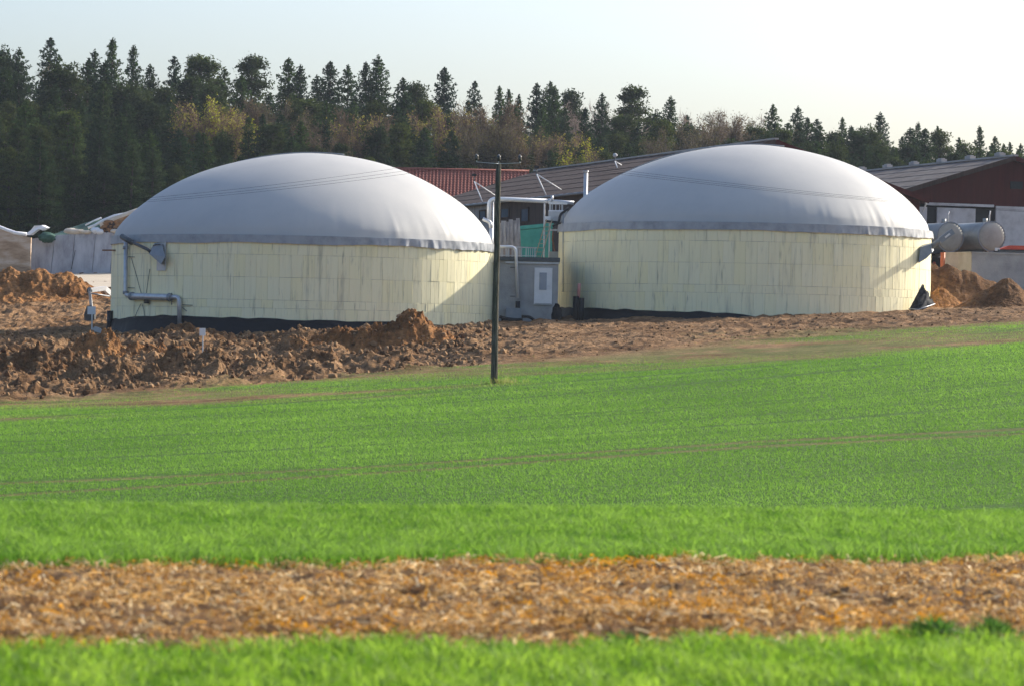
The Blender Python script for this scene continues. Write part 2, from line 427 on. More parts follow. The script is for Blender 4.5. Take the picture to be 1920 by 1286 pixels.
# ------------------------------------------------------------------ round biogas tanks
def panel_mesh(w_, h_, t_=.05, c=.006, g_=.007):
    """board with bevelled border and one groove down the middle"""
    x, z = w_ / 2, h_ / 2
    vs = [(-x, 0, -z), (x, 0, -z), (x, 0, z), (-x, 0, z)]
    vs += [(-x, -t_ + c, -z), (x, -t_ + c, -z), (x, -t_ + c, z), (-x, -t_ + c, z)]
    cols_ = [-x + c, -g_, 0, g_, x - c]
    for zz in (-z + c, z - c):
        for q in cols_: vs.append((q, -t_ + (g_ * .9 if q == 0 else 0), zz))
    fs = [(8 + i, 9 + i, 14 + i, 13 + i) for i in range(4)]
    fs += [(4, 5, 12, 11, 10, 9, 8), (6, 7, 13, 14, 15, 16, 17), (5, 6, 17, 12), (7, 4, 8, 13)]
    for i in range(4):
        j = (i + 1) % 4; fs.append((i, j, 4 + j, 4 + i))
    me = bpy.data.meshes.new('panel'); me.from_pydata(vs, [], fs); me.update(); me.materials.append(MATS['board']); return me
NTH = 108
def tank(label, cx, cy, R, zrim, ztop, seed, wind):
    rs = np.random.default_rng(seed)
    zb = float(base_z(cx, cy - R)) - .9
    root = thing('biogas_tank', label, 'storage tank', (cx, cy, zb), 'round biogas tanks')
    L = Vector((cx, cy, zb))
    # concrete shell
    th = np.linspace(0, 2 * math.pi, 145)[:-1]
    ring = lambda r, z: np.stack([cx + r * np.sin(th) - L.x, cy - r * np.cos(th) - L.y, np.full(len(th), z - L.z)], 1)
    def rings(name, prof, m, smooth=True):
        V = np.concatenate([ring(r, z) for r, z in prof]); n = len(th); F = []
        k = np.arange(n)
        for i in range(len(prof) - 1):
            F.append(np.stack([i * n + k, i * n + (k + 1) % n, (i + 1) * n + (k + 1) % n, (i + 1) * n + k], 1))
        return link(name, raw_mesh(name, V, np.concatenate(F), None, smooth), m, root)
    rings('wall', [(R - .055, zb), (R - .055, zrim + .3), (R - .35, zrim + .3)], 'joint')
    # insulation boards: the half towards the open field one by one
    dth = 2 * math.pi / NTH
    cuts = [zrim + .2, zrim - .63, zrim - 1.86, zrim - 3.10, zrim - 3.55, zb]
    nfront = 57
    back_v = []; back_f = []
    for r in range(5):
        h = cuts[r] - cuts[r + 1]; zc = (cuts[r] + cuts[r + 1]) / 2
        wp = 2 * (R - .03) * math.tan(dth / 2) - .006
        me = panel_mesh(wp, h - .009)
        shift = (0, .5, .5, 0, .25)[r]
        for k in range(NTH):
            a = (k + shift) * dth
            aa = (a + math.pi) % (2 * math.pi) - math.pi
            if abs(aa) <= (nfront / 2) * dth:
                o = bpy.data.objects.new('panel', me); col.objects.link(o); o.parent = root
                rr = R - .05 + rs.uniform(-.006, .008)
                o.location = (math.sin(a) * rr, -math.cos(a) * rr, zc - L.z + rs.uniform(-.004, .004))
                o.rotation_euler = (rs.uniform(-.006, .006), rs.uniform(-.004, .004), a + rs.uniform(-.01, .01))
            else:
                q = len(back_v)
                for s_, z_ in ((-.5, cuts[r + 1]), (.5, cuts[r + 1]), (.5, cuts[r] - .012), (-.5, cuts[r] - .012)):
                    aq = a + s_ * dth * .99
                    back_v.append((math.sin(aq) * R, -math.cos(aq) * R, z_ - L.z))
                back_f.append((q, q + 1, q + 2, q + 3))
    o = link('panel', raw_mesh('panel', back_v, back_f), 'board', root); tag(o, kind='stuff')
    # inflated double membrane dome
    a0 = R - .1; zs = zrim + .42; h = ztop - zs
    RR = (a0 * a0 + h * h) / (2 * h); zc = ztop - RR; pmax = math.asin(a0 / RR)
    nt_, nr = 480, 70
    tt = np.linspace(0, 2 * math.pi, nt_ + 1)[:-1]; ph = pmax * (np.linspace(0, 1, nr) ** .8)
    T, PH = np.meshgrid(tt, ph)
    dist = (pmax - PH) * RR                       # metres up from the rim
    fold = vn(T * 9 / 1.0, T * 0 + 1, seed) * .10 + np.abs(vn(T * 21, T * 0 + 5, seed)) * .10
    fold += vn(T * 40, T * 0, seed + 3) * .03
    edge_sun = .45 + .55 * sstep(-.2, .7, np.sin(T - .2))
    disp = -fold * edge_sun * np.exp(-dist / .8) * np.clip(dist / .12, 0, 1)
    disp += vn(np.sin(T) * PH * 4 + 5, np.cos(T) * PH * 4, seed + 8) * .10 * np.clip(dist / 2, 0, 1)
    disp += -.035 * np.abs(np.sin(T * 9)) ** 24 * 0
    r_ = np.sin(PH) * (RR + disp); z_ = zc + np.cos(PH) * (RR + disp)
    rn = np.clip(np.sin(PH) * RR / a0, 0, 1)
    z_ = z_ + .42 * (h * np.sqrt(1 - rn ** 2) - (zc + np.cos(PH) * RR - zs))
    V = np.stack([r_ * np.sin(T) + .42 * (1 - rn ** 2), -r_ * np.cos(T), z_ - L.z], 2).reshape(-1, 3)
    idx = np.arange(nr * nt_).reshape(nr, nt_); F = []
    for i in range(nr - 1):
        F.append(np.stack([idx[i], np.roll(idx[i], -1), np.roll(idx[i + 1], -1), idx[i + 1]], 1)[:, ::-1])
    link('dome', raw_mesh('dome', V, np.concatenate(F), None, True), 'membrane', root)
    # clamping rail and loose skirt hanging below it
    mb = MB(); pts = [(cx + (R + .02) * math.sin(q), cy - (R + .02) * math.cos(q), zs + .01) for q in np.linspace(0, 2 * math.pi, 181)]
    mb.tube(pts, .03, 6, False); mb.build('clamp_rail', 'galvanised', root, True)
    nt2, nr2 = 1100, 7
    tt = np.linspace(0, 2 * math.pi, nt2 + 1)[:-1]; ss = np.linspace(0, 1, nr2)
    T, S = np.meshgrid(tt, ss)
    dry = .25 + .75 * sstep(.15, .75, np.sin(T))
    wav = (vn(T * 34, S * .5, seed + 20) * .16 + vn(T * 75, S * .7, seed + 21) * .07) * dry
    low = vn(T * 5, T * 0, seed + 22) * .10 + vn(T * 46, T * 0, seed + 23) * .05 * dry
    r_ = R + .03 + .04 * S + wav * S ** .7 * .8 + .03
    z_ = zs + .03 - S * (.45 + low)
    V = np.stack([r_ * np.sin(T), -r_ * np.cos(T), z_ - L.z], 2).reshape(-1, 3)
    idx = np.arange(nr2 * nt2).reshape(nr2, nt2); F = []
    for i in range(nr2 - 1):
        F.append(np.stack([idx[i], np.roll(idx[i], -1), np.roll(idx[i + 1], -1), idx[i + 1]], 1))
    link('skirt', raw_mesh('skirt', V, np.concatenate(F), None, True), 'membrane_edge', root)
    # hose running over the dome just beyond its shoulder
    mb = MB(); pts = []
    for q in np.linspace(pmax * 1.0, -pmax * .15, 40):
        d = Vector((-math.sin(math.radians(78)), math.cos(math.radians(78)), 0))
        pts.append(Vector((cx, cy, zc)) + (d * math.sin(q) + Vector((0, 0, 1)) * math.cos(q)) * (RR + .10) + UP * .42 * (h * math.sqrt(max(0, 1 - min(1, (RR * math.sin(q) / a0) ** 2))) - (zc + RR * math.cos(q) - zs)) + Vector((.42, 0, 0)) * (1 - min(1, (RR * math.sin(q) / a0) ** 2)))
    mb.tube(pts, .035, 6); mb.build('hose', 'steel_grey', root, True)
    return dict(root=root, c=Vector((cx, cy, 0)), R=R, zr=zrim, zs=zs, zc=zc, RR=RR, pmax=pmax)
TA = tank('pale yellow biogas tank with a grey pipe elbow running along its wall', -12.12, 200.0, 11.0, 6.85, 12.32, 3, 1)
TB = tank('pale yellow biogas tank standing beside the concrete basin and grey slurry tankers', 13.72, 206.6, 11.06, 8.32, 13.72, 8, 1)
def onwall(T, px, py, off=0.0):
    """point on the tank wall seen at a pixel, pushed outwards by off"""
    a, b = ray(px, py); c, R = T['c'], T['R'] + off
    A = a * a + 1; B = -2 * (a * c.x + c.y); C = c.x ** 2 + c.y ** 2 - R * R
    D = B * B - 4 * A * C
    Y = (-B - math.sqrt(max(D, 0))) / (2 * A)
    return Vector((a * Y, Y, EYE + b * Y))

# black foil around each foot
def foil(T, tops, label, lo=-1.2):
    c, R = T['c'], T['R']; n = 420
    tt = np.linspace(math.radians(-112), math.radians(112), n); ss = np.linspace(0, 1, 10)
    pa = np.array([q[0] for q in tops]); pz = np.array([q[1] for q in tops])
    ztop = np.interp(np.sin(tt) * R + c.x, pa, pz) + vn(tt * 14, tt * 0, 3) * .10
    T_, S = np.meshgrid(tt, ss); ZT = np.tile(ztop, (len(ss), 1))
    r_ = R + .045 + .55 * S ** 1.5 * (.6 + .8 * (vn(T_ * 7, S * 2, 41) + .5)) + vn(T_ * 26, S * 3, 43) * .10 * S
    x = c.x + r_ * np.sin(T_); y = c.y - r_ * np.cos(T_)
    zb_ = base_z(x, y) + lo * .4
    z = ZT + (zb_ - ZT) * S
    idx = np.arange(T_.size).reshape(T_.shape)
    F = np.stack([idx[:-1, :-1].ravel(), idx[:-1, 1:].ravel(), idx[1:, 1:].ravel(), idx[1:, :-1].ravel()], 1)
    base = Vector((c.x, c.y - R, float(base_z(c.x, c.y - R))))
    V = np.stack([x.ravel() - base.x, y.ravel() - base.y, z.ravel() - base.z], 1)
    o = link('ground_foil', raw_mesh('ground_foil', V, F, None, True), 'foil', None, base)
    tag(o, label, 'foil', 'black foil around the tank feet')
def zw(T, px, py): return onwall(T, px, py).z
fa = [(onwall(TA, p, q).x, zw(TA, p, q)) for p, q in ((216, 598), (290, 592), (350, 592), (480, 597), (570, 600), (700, 604), (760, 604), (830, 610), (920, 612))]
foil(TA, fa, 'black foil wrapped round the foot of the tank with the pipe elbow')
fb = [(onwall(TB, p, q).x, zw(TB, p, q)) for p, q in ((1060, 577), (1100, 578), (1200, 582), (1330, 585), (1400, 591), (1450, 596), (1520, 590), (1600, 592), (1690, 592), (1730, 592))]
foil(TB, fb, 'black foil wrapped round the foot of the tank by the concrete basin')

# ------------------------------------------------------------------ barns behind
AX = Vector((-.303, .953, 0)).normalized()      # ridge direction, going back
EX = Vector((.953, .303, 0)).normalized()       # across the gable
UP = Vector((0, 0, 1))
def barn(label, apex, half, drop, length, gable_m, roofm, ncourse, grp, lower_m=None, lower_h=0.0):
    """gable barn: apex = front end of the ridge"""
    zg = float(base_z(apex.x, apex.y)) - 1.2
    root = thing('barn', label, 'barn', (apex.x, apex.y, zg), grp)
    A = Vector(apex); zE = apex.z - drop
    sl_ = math.hypot(half, drop)
    wall_in = .45
    hw = half - wall_in
    ze = apex.z - drop * hw / half - .22
    f0 = A + AX * .5; f0.z = 0; b0 = A + AX * (length - .5); b0.z = 0
    def W(base, e_, z): return Vector((base.x + EX.x * e_, base.y + EX.y * e_, z))
    # gable fronts as thick slabs
    zl = zg + lower_h if lower_h else None
    for base, d, nm in ((f0, AX * .25, 'gable_wall'), (b0, -AX * .25, 'gable_wall')):
        zlo = zl if (zl and base is f0) else zg
        mb = MB(); mb.prism([W(base, -hw, zlo), W(base, hw, zlo), W(base, hw, ze), W(base, 0, apex.z - .22), W(base, -hw, ze)], d)
        gw = mb.build(nm, gable_m, root)
        if base is f0: gfront = gw
    for s_ in (-1, 1):
        mb = MB(); a = W(f0, s_ * hw, zg) + AX * .25; b_ = W(b0, s_ * hw, zg) - AX * .25
        mb.prism([a, b_, Vector((b_.x, b_.y, ze)), Vector((a.x, a.y, ze))], -EX * s_ * .25)
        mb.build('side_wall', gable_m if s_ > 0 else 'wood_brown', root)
        # roof: overlapping sheet courses
        roof = MB(); 
        e0 = A + Vector((0, 0, 0))
        d_ = (EX * s_ * half - UP * drop) / sl_; n_ = (UP * half + EX * s_ * drop) / sl_
        pts = [A - n_ * .16, A + d_ * sl_ - n_ * .16, A + d_ * sl_ - n_ * .03, A - n_ * .03]
        roof.prism(pts, AX * length)
        ro = roof.build('roof', 'wood_brown', root)
        for k in range(ncourse):
            t0 = sl_ * k / ncourse; t1 = sl_ * (k + 1) / ncourse + .12
            if k == ncourse - 1: t1 = sl_ + .1
            mbc = MB()
            lo, hi = .03, .038
            a = A + d_ * t0 - AX * .15 + n_ * (.004); b_ = A + d_ * t1 - AX * .15 + n_ * hi
            # corrugated strip
            nseg = int(length / .8)
            va = []; fa_ = []
            for j in range(nseg + 1):
                q = AX * (j * (length + .3) / nseg); c_ = n_ * (.028 if j % 2 else 0)
                va += [a + q + c_, b_ + q + c_, b_ + q + c_ - n_ * .05]
            for j in range(nseg):
                i = j * 3; fa_ += [(i, i + 1, i + 4, i + 3), (i + 1, i + 2, i + 5, i + 4)]
            if s_ > 0: fa_ = [f[::-1] for f in fa_]
            mbc.add(va, fa_); mbc.build('roof_sheet', roofm, ro)
        mb = MB(); q0 = A - AX * .16 + n_ * .10; 
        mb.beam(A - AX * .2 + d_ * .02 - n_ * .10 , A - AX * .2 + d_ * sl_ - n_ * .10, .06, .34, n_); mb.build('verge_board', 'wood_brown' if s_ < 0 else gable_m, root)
    mb = MB(); mb.beam(A - AX * .3 + UP * .10, A + AX * (length + .2) + UP * .10, .34, .12); mb.build('ridge_cap', 'ridge_cap', root)
    return dict(root=root, f0=f0, b0=b0, hw=hw, ze=ze, zg=zg, W=W, A=A, gfront=gfront)
apexA = Vector((17.9, 240.0, 16.08))
BA = barn('long dark brown barn with metal flue and roof braces, partly hidden by a grey dome', apexA, 11.7, 3.75, 53.5, 'wood_maroon', 'roof_sheet', 6, 'farm barns')
apexB = Vector((37.1, 258.0, 16.3))
BB = barn('maroon barn with low grey roof and white lower wall behind the slurry tankers', apexB, 11.6, 3.6, 62, 'wood_maroon', 'roof_sheet_grey', 6, 'farm barns', 'dirty_white', 5.6)
# lower white wall and openings of the second barn
W = BB['W']; f0 = BB['f0']; hw = BB['hw']; r_ = BB['root']
zt = BB['zg'] + 5.6
def gx_of(px, base=f0):      # position across the gable seen at a pixel column
    a, _ = ray(px, 420); d = base
    return (a * d.y - d.x) / (EX.x - a * EX.y)
for (p0, p1, m_, nm, dz0, dz1, off) in ((1700, 1738, 'dirty_white', 'wall_panel', 0, -.25, .0), (1738, 1757, 'black_plastic', 'door_opening', 0, -.25, .22),
        (1757, 1829, 'dirty_white', 'wall_panel', 0, -.25, .0), (1829, 1867, 'black_plastic', 'door_opening', 0, -.25, .22), (1867, 2010, 'dirty_white', 'wall_panel', 0, 0, -.03)):
    a, b_ = gx_of(p0), gx_of(p1)
    a = max(a, -hw); b_ = min(b_, hw)
    mb = MB(); mb.prism([W(f0, a, BB['zg']) + AX * off, W(f0, b_ - .01, BB['zg']) + AX * off, W(f0, b_ - .01, zt + dz1) + AX * off, W(f0, a, zt + dz1) + AX * off], AX * .2)
    mb.build(nm, m_, r_)
mb = MB(); mb.prism([W(f0, gx_of(1733), zt - .12) - AX * .12, W(f0, gx_of(1862), zt - .12) - AX * .12, W(f0, gx_of(1862), zt + .08) - AX * .12, W(f0, gx_of(1733), zt + .08) - AX * .12], AX * .1)
mb.build('fascia', 'dirty_white', r_)
c = W(f0, gx_of(1904), 0); c.z = P(1904, 348, c.y).z
mb = MB(); mb.box(c - AX * .02, (1.0, .08, .55), Matrix.Rotation(math.atan2(EX.y, EX.x), 3, 'Z')); mb.build('vent_opening', 'black_plastic', r_)
# ridge vents of the second barn
for k in range(8):
    mb = MB(); p = apexB + AX * (2.5 + k * 5.2) + UP * .2
    mb.box(p + UP * .08, (.5, .9, .22), Matrix.Rotation(math.atan2(AX.y, AX.x) - math.pi / 2, 3, 'Z')); mb.box(p + UP * .22, (.36, .5, .08), Matrix.Rotation(math.atan2(AX.y, AX.x) - math.pi / 2, 3, 'Z'))
    mb.build('ridge_vent', 'ridge_cap', r_)
# gutter bracket at the corner between the barns
r_ = BA['root']; f0 = BA['f0']; W = BA['W']
mb = MB(); p = W(f0, 11.5, BA['ze'] + .1) - AX * .5
mb.tube([p, p + UP * -.35, p + UP * -.9 - EX * .25], .06, 8); mb.build('downpipe', 'dirty_white', r_, True)
# windows and pale wall part on the long side of the first barn
sidebase = lambda px: None
def side_pt(px, out=.0):
    a, _ = ray(px, 400); o_ = f0 - EX * (BA['hw'] + out)
    k = (a * o_.y - o_.x) / (AX.x - a * AX.y)
    return o_ + AX * k, k
for px0, px1, py0, py1, m_, nm in ((978, 992, 392, 417, 'glass', 'window'), (900, 912, 396, 412, 'glass', 'window'), (940, 955, 392, 410, 'glass', 'window')):
    a, ka = side_pt(px0, .04); b_, kb = side_pt(px1, .04)
    z0, z1 = P(px0, py1, a.y).z, P(px0, py0, a.y).z
    mb = MB(); mb.prism([Vector((a.x, a.y, z0)), Vector((b_.x, b_.y, z0)), Vector((b_.x, b_.y, z1)), Vector((a.x, a.y, z1))], -EX * .03)
    wn = mb.build(nm, m_, r_)
    fr = MB()
    for (u_, v_, q0, q1) in ((a, a, z0, z1), (b_, b_, z0, z1), (a, b_, z0, z0), (a, b_, z1, z1)):
        fr.beam(Vector((u_.x, u_.y, q0)) - EX * .05, Vector((v_.x, v_.y, q1)) - EX * .05, .10, .10)
    fr.build('frame', 'wood_brown', wn)
a, ka = side_pt(872, .03); b_, kb = side_pt(931, .03)
mb = MB(); z0, z1 = BA['zg'], BA['ze'] - .05
mb.prism([Vector((a.x, a.y, z0)), Vector((b_.x, b_.y, z0)), Vector((b_.x, b_.y, z1)), Vector((a.x, a.y, z1))], EX * .02); mb.build('plaster_wall', 'wood_grey', r_)
# eave gutter of first barn
mb = MB(); q = apexA - EX * 11.75 - UP * 3.80
mb.tube([q, q + AX * 53.5], .09, 8); mb.build('gutter', 'steel_grey', r_, True)
# flue, roof braces, floodlight
def roof_pt(px, py):
    n_ = (UP * 11.7 - EX * 3.75).normalized()
    a, b = ray(px, py); d = Vector((a, 1, b)); o_ = Vector((0, 0, EYE))
    k = (apexA - o_).dot(n_) / d.dot(n_); return o_ + d * k
def brace(px, py, l1, l2, label, head=None):
    top = roof_pt(px, py); 
    lg = [roof_pt(*l1), roof_pt(*l2)]
    top = P(px, py, (lg[0].y + lg[1].y) / 2)
    g_ = roof_pt(px + 8, py + 45)
    rt = thing('roof_brace', label, 'roof brace', tuple(lg[0]), 'white line supports on the brown roof')
    for q in lg: MB().tube([top, q], .042, 6).build('leg', 'white_paint', rt, True)
    MB().tube([top - UP * .1, top + UP * .35], .04, 6).build('post', 'steel_dark', rt, True)
    if head: MB().blob(top + UP * .45, (.17, .15, .17), 10, 6, .1).build('lamp_head', 'dirty_white', rt, True)
    else: MB().box(top + UP * .5, (.35, .2, .2)).build('insulator_block', 'black_plastic', rt)
brace(889, 341, (905, 380), (931, 369), 'white forked line support on the brown roof next to the red tiles')
brace(1006, 327, (1024, 367), (1053, 357), 'white forked line support at the far ridge end of the brown roof')
brace(1153, 303, (1158, 316), (1166, 311), 'white floodlight on a short forked stand near the dome', True)
p = P(1098, 360, 224); p0 = Vector((p.x, p.y, g1(p.x, p.y) - .3)); p1 = P(1098.5, 322, 224)
rt = thing('metal_flue', 'tall shiny metal flue rising in front of the brown roof', 'chimney', tuple(p0))
MB().tube([p0, p1], .14, 14).build('pipe', 'galvanised', rt, True)
MB().tube([p1 - UP * .05, p1 + UP * .03], .19, 14).build('collar', 'galvanised', rt, True)
MB().box(p0 + UP * .3, (.7, .7, .6)).build('foot', 'concrete', rt)

# red tiled house
hy = 299.5; zr = P(870, 322, hy).z
x0 = P(700, 320, hy).x; x1 = P(990, 320, hy).x
zg = float(base_z(-8, hy)) - .6
rt = thing('tiled_house', 'house with red pantile roof between the forest and the brown barn', 'house', ((x0 + x1) / 2, hy, zg))
hd, dr = 5.2, 3.6
MB().prism([(x0 + .3, hy - hd + .5, zg), (x0 + .3, hy + hd - .5, zg), (x0 + .3, hy + hd - .5, zr - dr + .25), (x0 + .3, hy, zr - .15), (x0 + .3, hy - hd + .5, zr - dr + .25)], (x1 - x0 - .6, 0, 0)).build('wall', 'dirty_white', rt)
for s_ in (-1, 1):
    # pantile surface: waves across, steps down the slope
    ncol, nrow = 44, 16
    wv = (x1 - x0) / ncol; V = []; F = []
    sub = 6
    for r in range(nrow):
        for q in (0, 1):
            for c in range(ncol * sub + 1):
                x = x0 + c * wv / sub
                wz = .055 * math.sin(2 * math.pi * c / sub)
                t_ = (r + q) / nrow
                lift = .06 if q == 1 else 0.0
                V.append((x - (x0 + x1) / 2, s_ * hd * t_, zr - dr * t_ + wz + lift + .08 - zg))
    n = ncol * sub + 1
    for r in range(nrow * 2 - 1):
        for c in range(n - 1):
            i = r * n + c; f = (i, i + 1, i + n + 1, i + n)
            F.append(f if s_ > 0 else f[::-1])
    link('tile_roof', raw_mesh('tile_roof', V, F), 'tile', rt)
MB().tube([(x0 - .1, hy, zr + .1), (x1 + .1, hy, zr + .1)], .14, 8).build('ridge_tiles', 'tile', rt, True)

# ------------------------------------------------------------------ pump house between the tanks
FY = 198.6
zb = g1(.9, FY) - .5
pl, pr_ = P(926, 490, FY), P(1047.5, 488, FY)
zt = P(990, 490, FY).z
x0, x1 = -.82, pr_.x
rt = thing('pump_house', 'small grey concrete pump house with flat roof between the tanks', 'pump house', ((x0 + x1) / 2, FY + 2.2, zb))
MB().prism([(x0, FY, zb), (x1, FY, zb), (x1, FY, zt), (x0, FY, zt)], (0, 4.4, 0)).build('wall', 'concrete', rt)
MB().box(((x0 + x1) / 2, FY + 2.2, zt + .11), (x1 - x0 + .16, 4.7, .22)).build('roof_slab', 'steel_dark', rt)
MB().box(((x0 + x1) / 2 + .2, FY - .06, zt - .10), (x1 - x0 - .3, .1, .10)).build('gutter', 'galvanised', rt)
a, b_ = P(1003, 569, FY), P(1034, 505, FY)
dcx = (a.x + b_.x) / 2; dcz = (a.z + b_.z) / 2; dw = b_.x - a.x; dh = b_.z - a.z
d = MB().box((dcx, FY - .03, dcz), (dw, .08, dh)).build('door', 'white_paint', rt)
MB().box((dcx - .02, FY - .085, dcz + .30 * dh / 2 - .02), (dw * .46, .03, dh * .50)).build('window', 'glass_pale', d)
MB().tube([(dcx + dw * .38, FY - .10, dcz), (dcx + dw * .38, FY - .14, dcz), (dcx + dw * .27, FY - .14, dcz)], .015, 6).build('handle', 'galvanised', d)
fr = MB()
for s_ in (-1, 1): fr.box((dcx + s_ * (dw / 2 + .03), FY - .035, dcz), (.055, .10, dh + .12))
fr.box((dcx, FY - .035, dcz + dh / 2 + .03), (dw - .01, .10, .055)); fr.build('door_frame', 'white_paint', d)
MB().box((dcx, FY - .05, a.z - .05), (dw + .15, .16, .05)).build('sill', 'galvanised', rt)
# pale downpipe with black sleeve on its front
dx = P(969, 480, FY).x
yy = FY - .22
pp = smooth_path([P(936, 463, yy), P(967, 464, yy), P(971, 560, yy)], .3)
z0 = g1(dx, yy) - .2
rt = thing('vent_pipe', 'pale grey bent pipe with black sleeve on the pump house front', 'pipe', (dx, yy, z0))
MB().tube(pp, .085, 12).build('pipe', 'galv_bright', rt, True)
q = P(971, 565, yy)
MB().tube([Vector((q.x, yy, z0)), Vector((q.x, yy, q.z))], .13, 12).build('sleeve', 'black_plastic', rt, True)
for py in (502, 556):
    q = P(966, py, yy); MB().tube([q, Vector((q.x - .3, FY + .02, q.z))], .02, 6).build('bracket', 'steel_dark', rt)
q = P(963, 590, FY - .5)
MB().box((q.x, FY - .35, q.z), (.9, .55, .75)).build('valve_box', 'steel_grey', rt)
# railing on the pump house roof
zr_ = zt + .22; ry = FY + .15
xa, xb = P(937, 470, ry).x, P(1003, 470, ry).x; zh = P(960, 463, ry).z
rt = thing('roof_railing', 'galvanised bar railing on the flat roof of the pump house', 'railing', ((xa + xb) / 2, ry, zr_))
MB().beam((xa, ry, zh), (xb + .1, ry, zh - .05), .05, .06).build('top_rail', 'dirty_white', rt)
MB().beam((xa, ry, zr_ + .08), (xb + .1, ry, zr_ + .08), .04, .04).build('bottom_rail', 'galvanised', rt)
nb = 17
for k in range(nb):
    x = xa + (xb - xa) * k / (nb - 1)
    if 9 <= k <= 12 and k % 2: continue
    MB().beam((x, ry, zr_), (x, ry, zh - .02), .035 if k % 4 else .055, .03).build('bar', 'rust' if k in (2, 5) else 'galvanised', rt)
# leaning grey boards on a heap behind
by = 212.0
zg_ = g1(0, by) - .2
top = [P(933, 416, by), P(968, 409, by), P(975, 414, by)]; bot = [P(925, 500, by), P(950, 500, by), P(978, 500, by)]
rt = thing('board_stack', 'grey weathered boards leaning in a stack behind the roof railing', 'boards', (P(950, 500, by).x, by, zg_))
nbd = 7
for k in range(nbd):
    u_ = k / (nbd - 1)
    a = P(931 + 40 * u_, 417 - 7 * u_ + (3 if k % 2 else 0), by + .1 * k); b_ = P(926 + 54 * u_, 520, by - .9 + .05 * k)
    b_.z = zg_ + .0
    MB().beam(b_, a, .22 + .05 * (k % 3), .05, (0, 1, 0)).build('board', 'wood_grey', rt)
for k in range(5):
    q = P(936 + 9 * k, 515, by + .7); MB().box((q.x, by + .7, zg_ + .8 + .55), (.5, .5, 2.7)).build('pallet', 'wood_grey', rt)
# teal sheet-covered container
ty = 216.0; zg_ = g1(1.5, ty) - .1
a, b_ = P(972, 425, ty), P(1036, 418, ty)
rt = thing('teal_container', 'teal green container with lid standing behind the pump house', 'container', ((a.x + b_.x) / 2, ty + 1.1, zg_))
MB().prism([(a.x, ty, zg_), (b_.x, ty, zg_), (b_.x, ty, b_.z - .25), (a.x, ty, a.z - .25)], (0, 2.2, 0)).build('body', 'teal', rt)
MB().prism([(a.x - .08, ty - .08, a.z - .23), (b_.x + .08, ty - .08, b_.z - .23), (b_.x + .08, ty - .08, b_.z), (a.x - .08, ty - .08, a.z)], (0, 2.36, 0)).build('lid', 'teal', rt)
for k in range(4):
    x = a.x + (b_.x - a.x) * (k + .5) / 4; MB().box((x, ty - .03, (zg_ + a.z) / 2), (.07, .06, a.z - zg_ - .6)).build('rib', 'teal', rt)
# ladder up to the work platform
ly = 204.4
l0, l1 = P(1003, 492, ly - .6), P(1030, 412, ly)
rt = thing('ladder', 'wooden ladder leaning from the pump house roof to the white platform', 'ladder', tuple(l0))
for s_ in (-1, 1):
    MB().beam(l0 + Vector((s_ * .19, 0, -.4)), l1 + Vector((s_ * .17, 0, 0)), .06, .05, (0, 1, 0)).build('rail', 'rung', rt)
for k in range(10):
    q = l0.lerp(l1, (k + .4) / 10.2); MB().beam(q - Vector((.19, 0, 0)), q + Vector((.19, 0, 0)), .035, .035, (0, 1, 0)).build('rung', 'rung', rt)
# platform on posts beside the second tank
py_ = 206.0
q0, q1 = P(1028, 434, py_), P(1064, 383, py_)
zg_ = g1(q0.x, py_) - .1
rt = thing('work_platform', 'white steel platform with railing at the edge of the grey dome', 'platform', ((q0.x + q1.x) / 2, py_ + .4, zg_))
zf = P(1040, 407, py_).z
MB().box(((q0.x + q1.x) / 2, py_ + .4, zf), (q1.x - q0.x, 1.0, .62)).build('box_panel', 'dirty_white', rt)
for x in (q0.x + .08, q1.x - .3):
    for y in (py_ + .0, py_ + .8):
        MB().beam((x, y, zg_), (x, y, q1.z), .09, .09).build('post', 'dirty_white', rt)
for z in (q1.z, zf + .32):
    for y in (py_ - .02, py_ + .82): MB().beam((q0.x, y, z + .03), (q1.x, y, z + .03), .07, .08).build('rail', 'white_paint', rt)
for z in (P(1040, 432, py_).z,): MB().beam((q0.x, py_ - .02, z), (q1.x - .3, py_ - .02, z), .06, .10).build('rail', 'dirty_white', rt)
for k in range(3): MB().beam((q0.x + .2 + .22 * k, py_ - .03, zf + .3), (q0.x + .2 + .22 * k, py_ - .03, q1.z), .05, .04).build('baluster', 'dirty_white', rt)
q = P(1027, 410, py_ - .2)
MB().box(q, (.34, .25, .22)).build('junction_box', 'white_paint', rt)
MB().box(q + Vector((.25, 0, -.22)), (.6, .2, .14)).build('valve', 'black_plastic', rt)
# black hose to the dome and cable down the wall
pp = smooth_path([P(1036, 425, py_ - .4), P(1047, 419, py_ - .4), P(1051, 402, py_ - .4), P(1060, 396, py_ - .4), P(1066, 390, py_ - .2)], .5, 6)
o = MB().tube(pp, .075, 8).build('black_hose', 'black_plastic', None, True); tag(o, 'black ribbed hose curving from the white platform onto the grey dome', 'hose')
pp = [onwall(TB, 1056 + k * -.1, y, .06) for k, y in enumerate((402, 440, 480, 520, 548))]
o = MB().tube(pp, .03, 6).build('wall_cable', 'steel_grey', None, True); tag(o, 'thin grey cable hanging down the yellow tank wall by the pump house', 'cable')
pp = [P(1037, 434, 205), P(1036, 450, 205), P(1039, 468, 205), P(1040, 474, 204.5)]
rt = thing('standpipe', 'rusty standpipe with grey block foot beside the yellow tank', 'pipe', tuple(P(1038, 486, 203.3)))
MB().tube(pp, .05, 8).build('pipe', 'rust', rt, True)
q = P(1038, 480, 203.2); MB().box((q.x, 203, q.z - .05), (.5, .5, .55)).build('block', 'concrete_tan', rt)
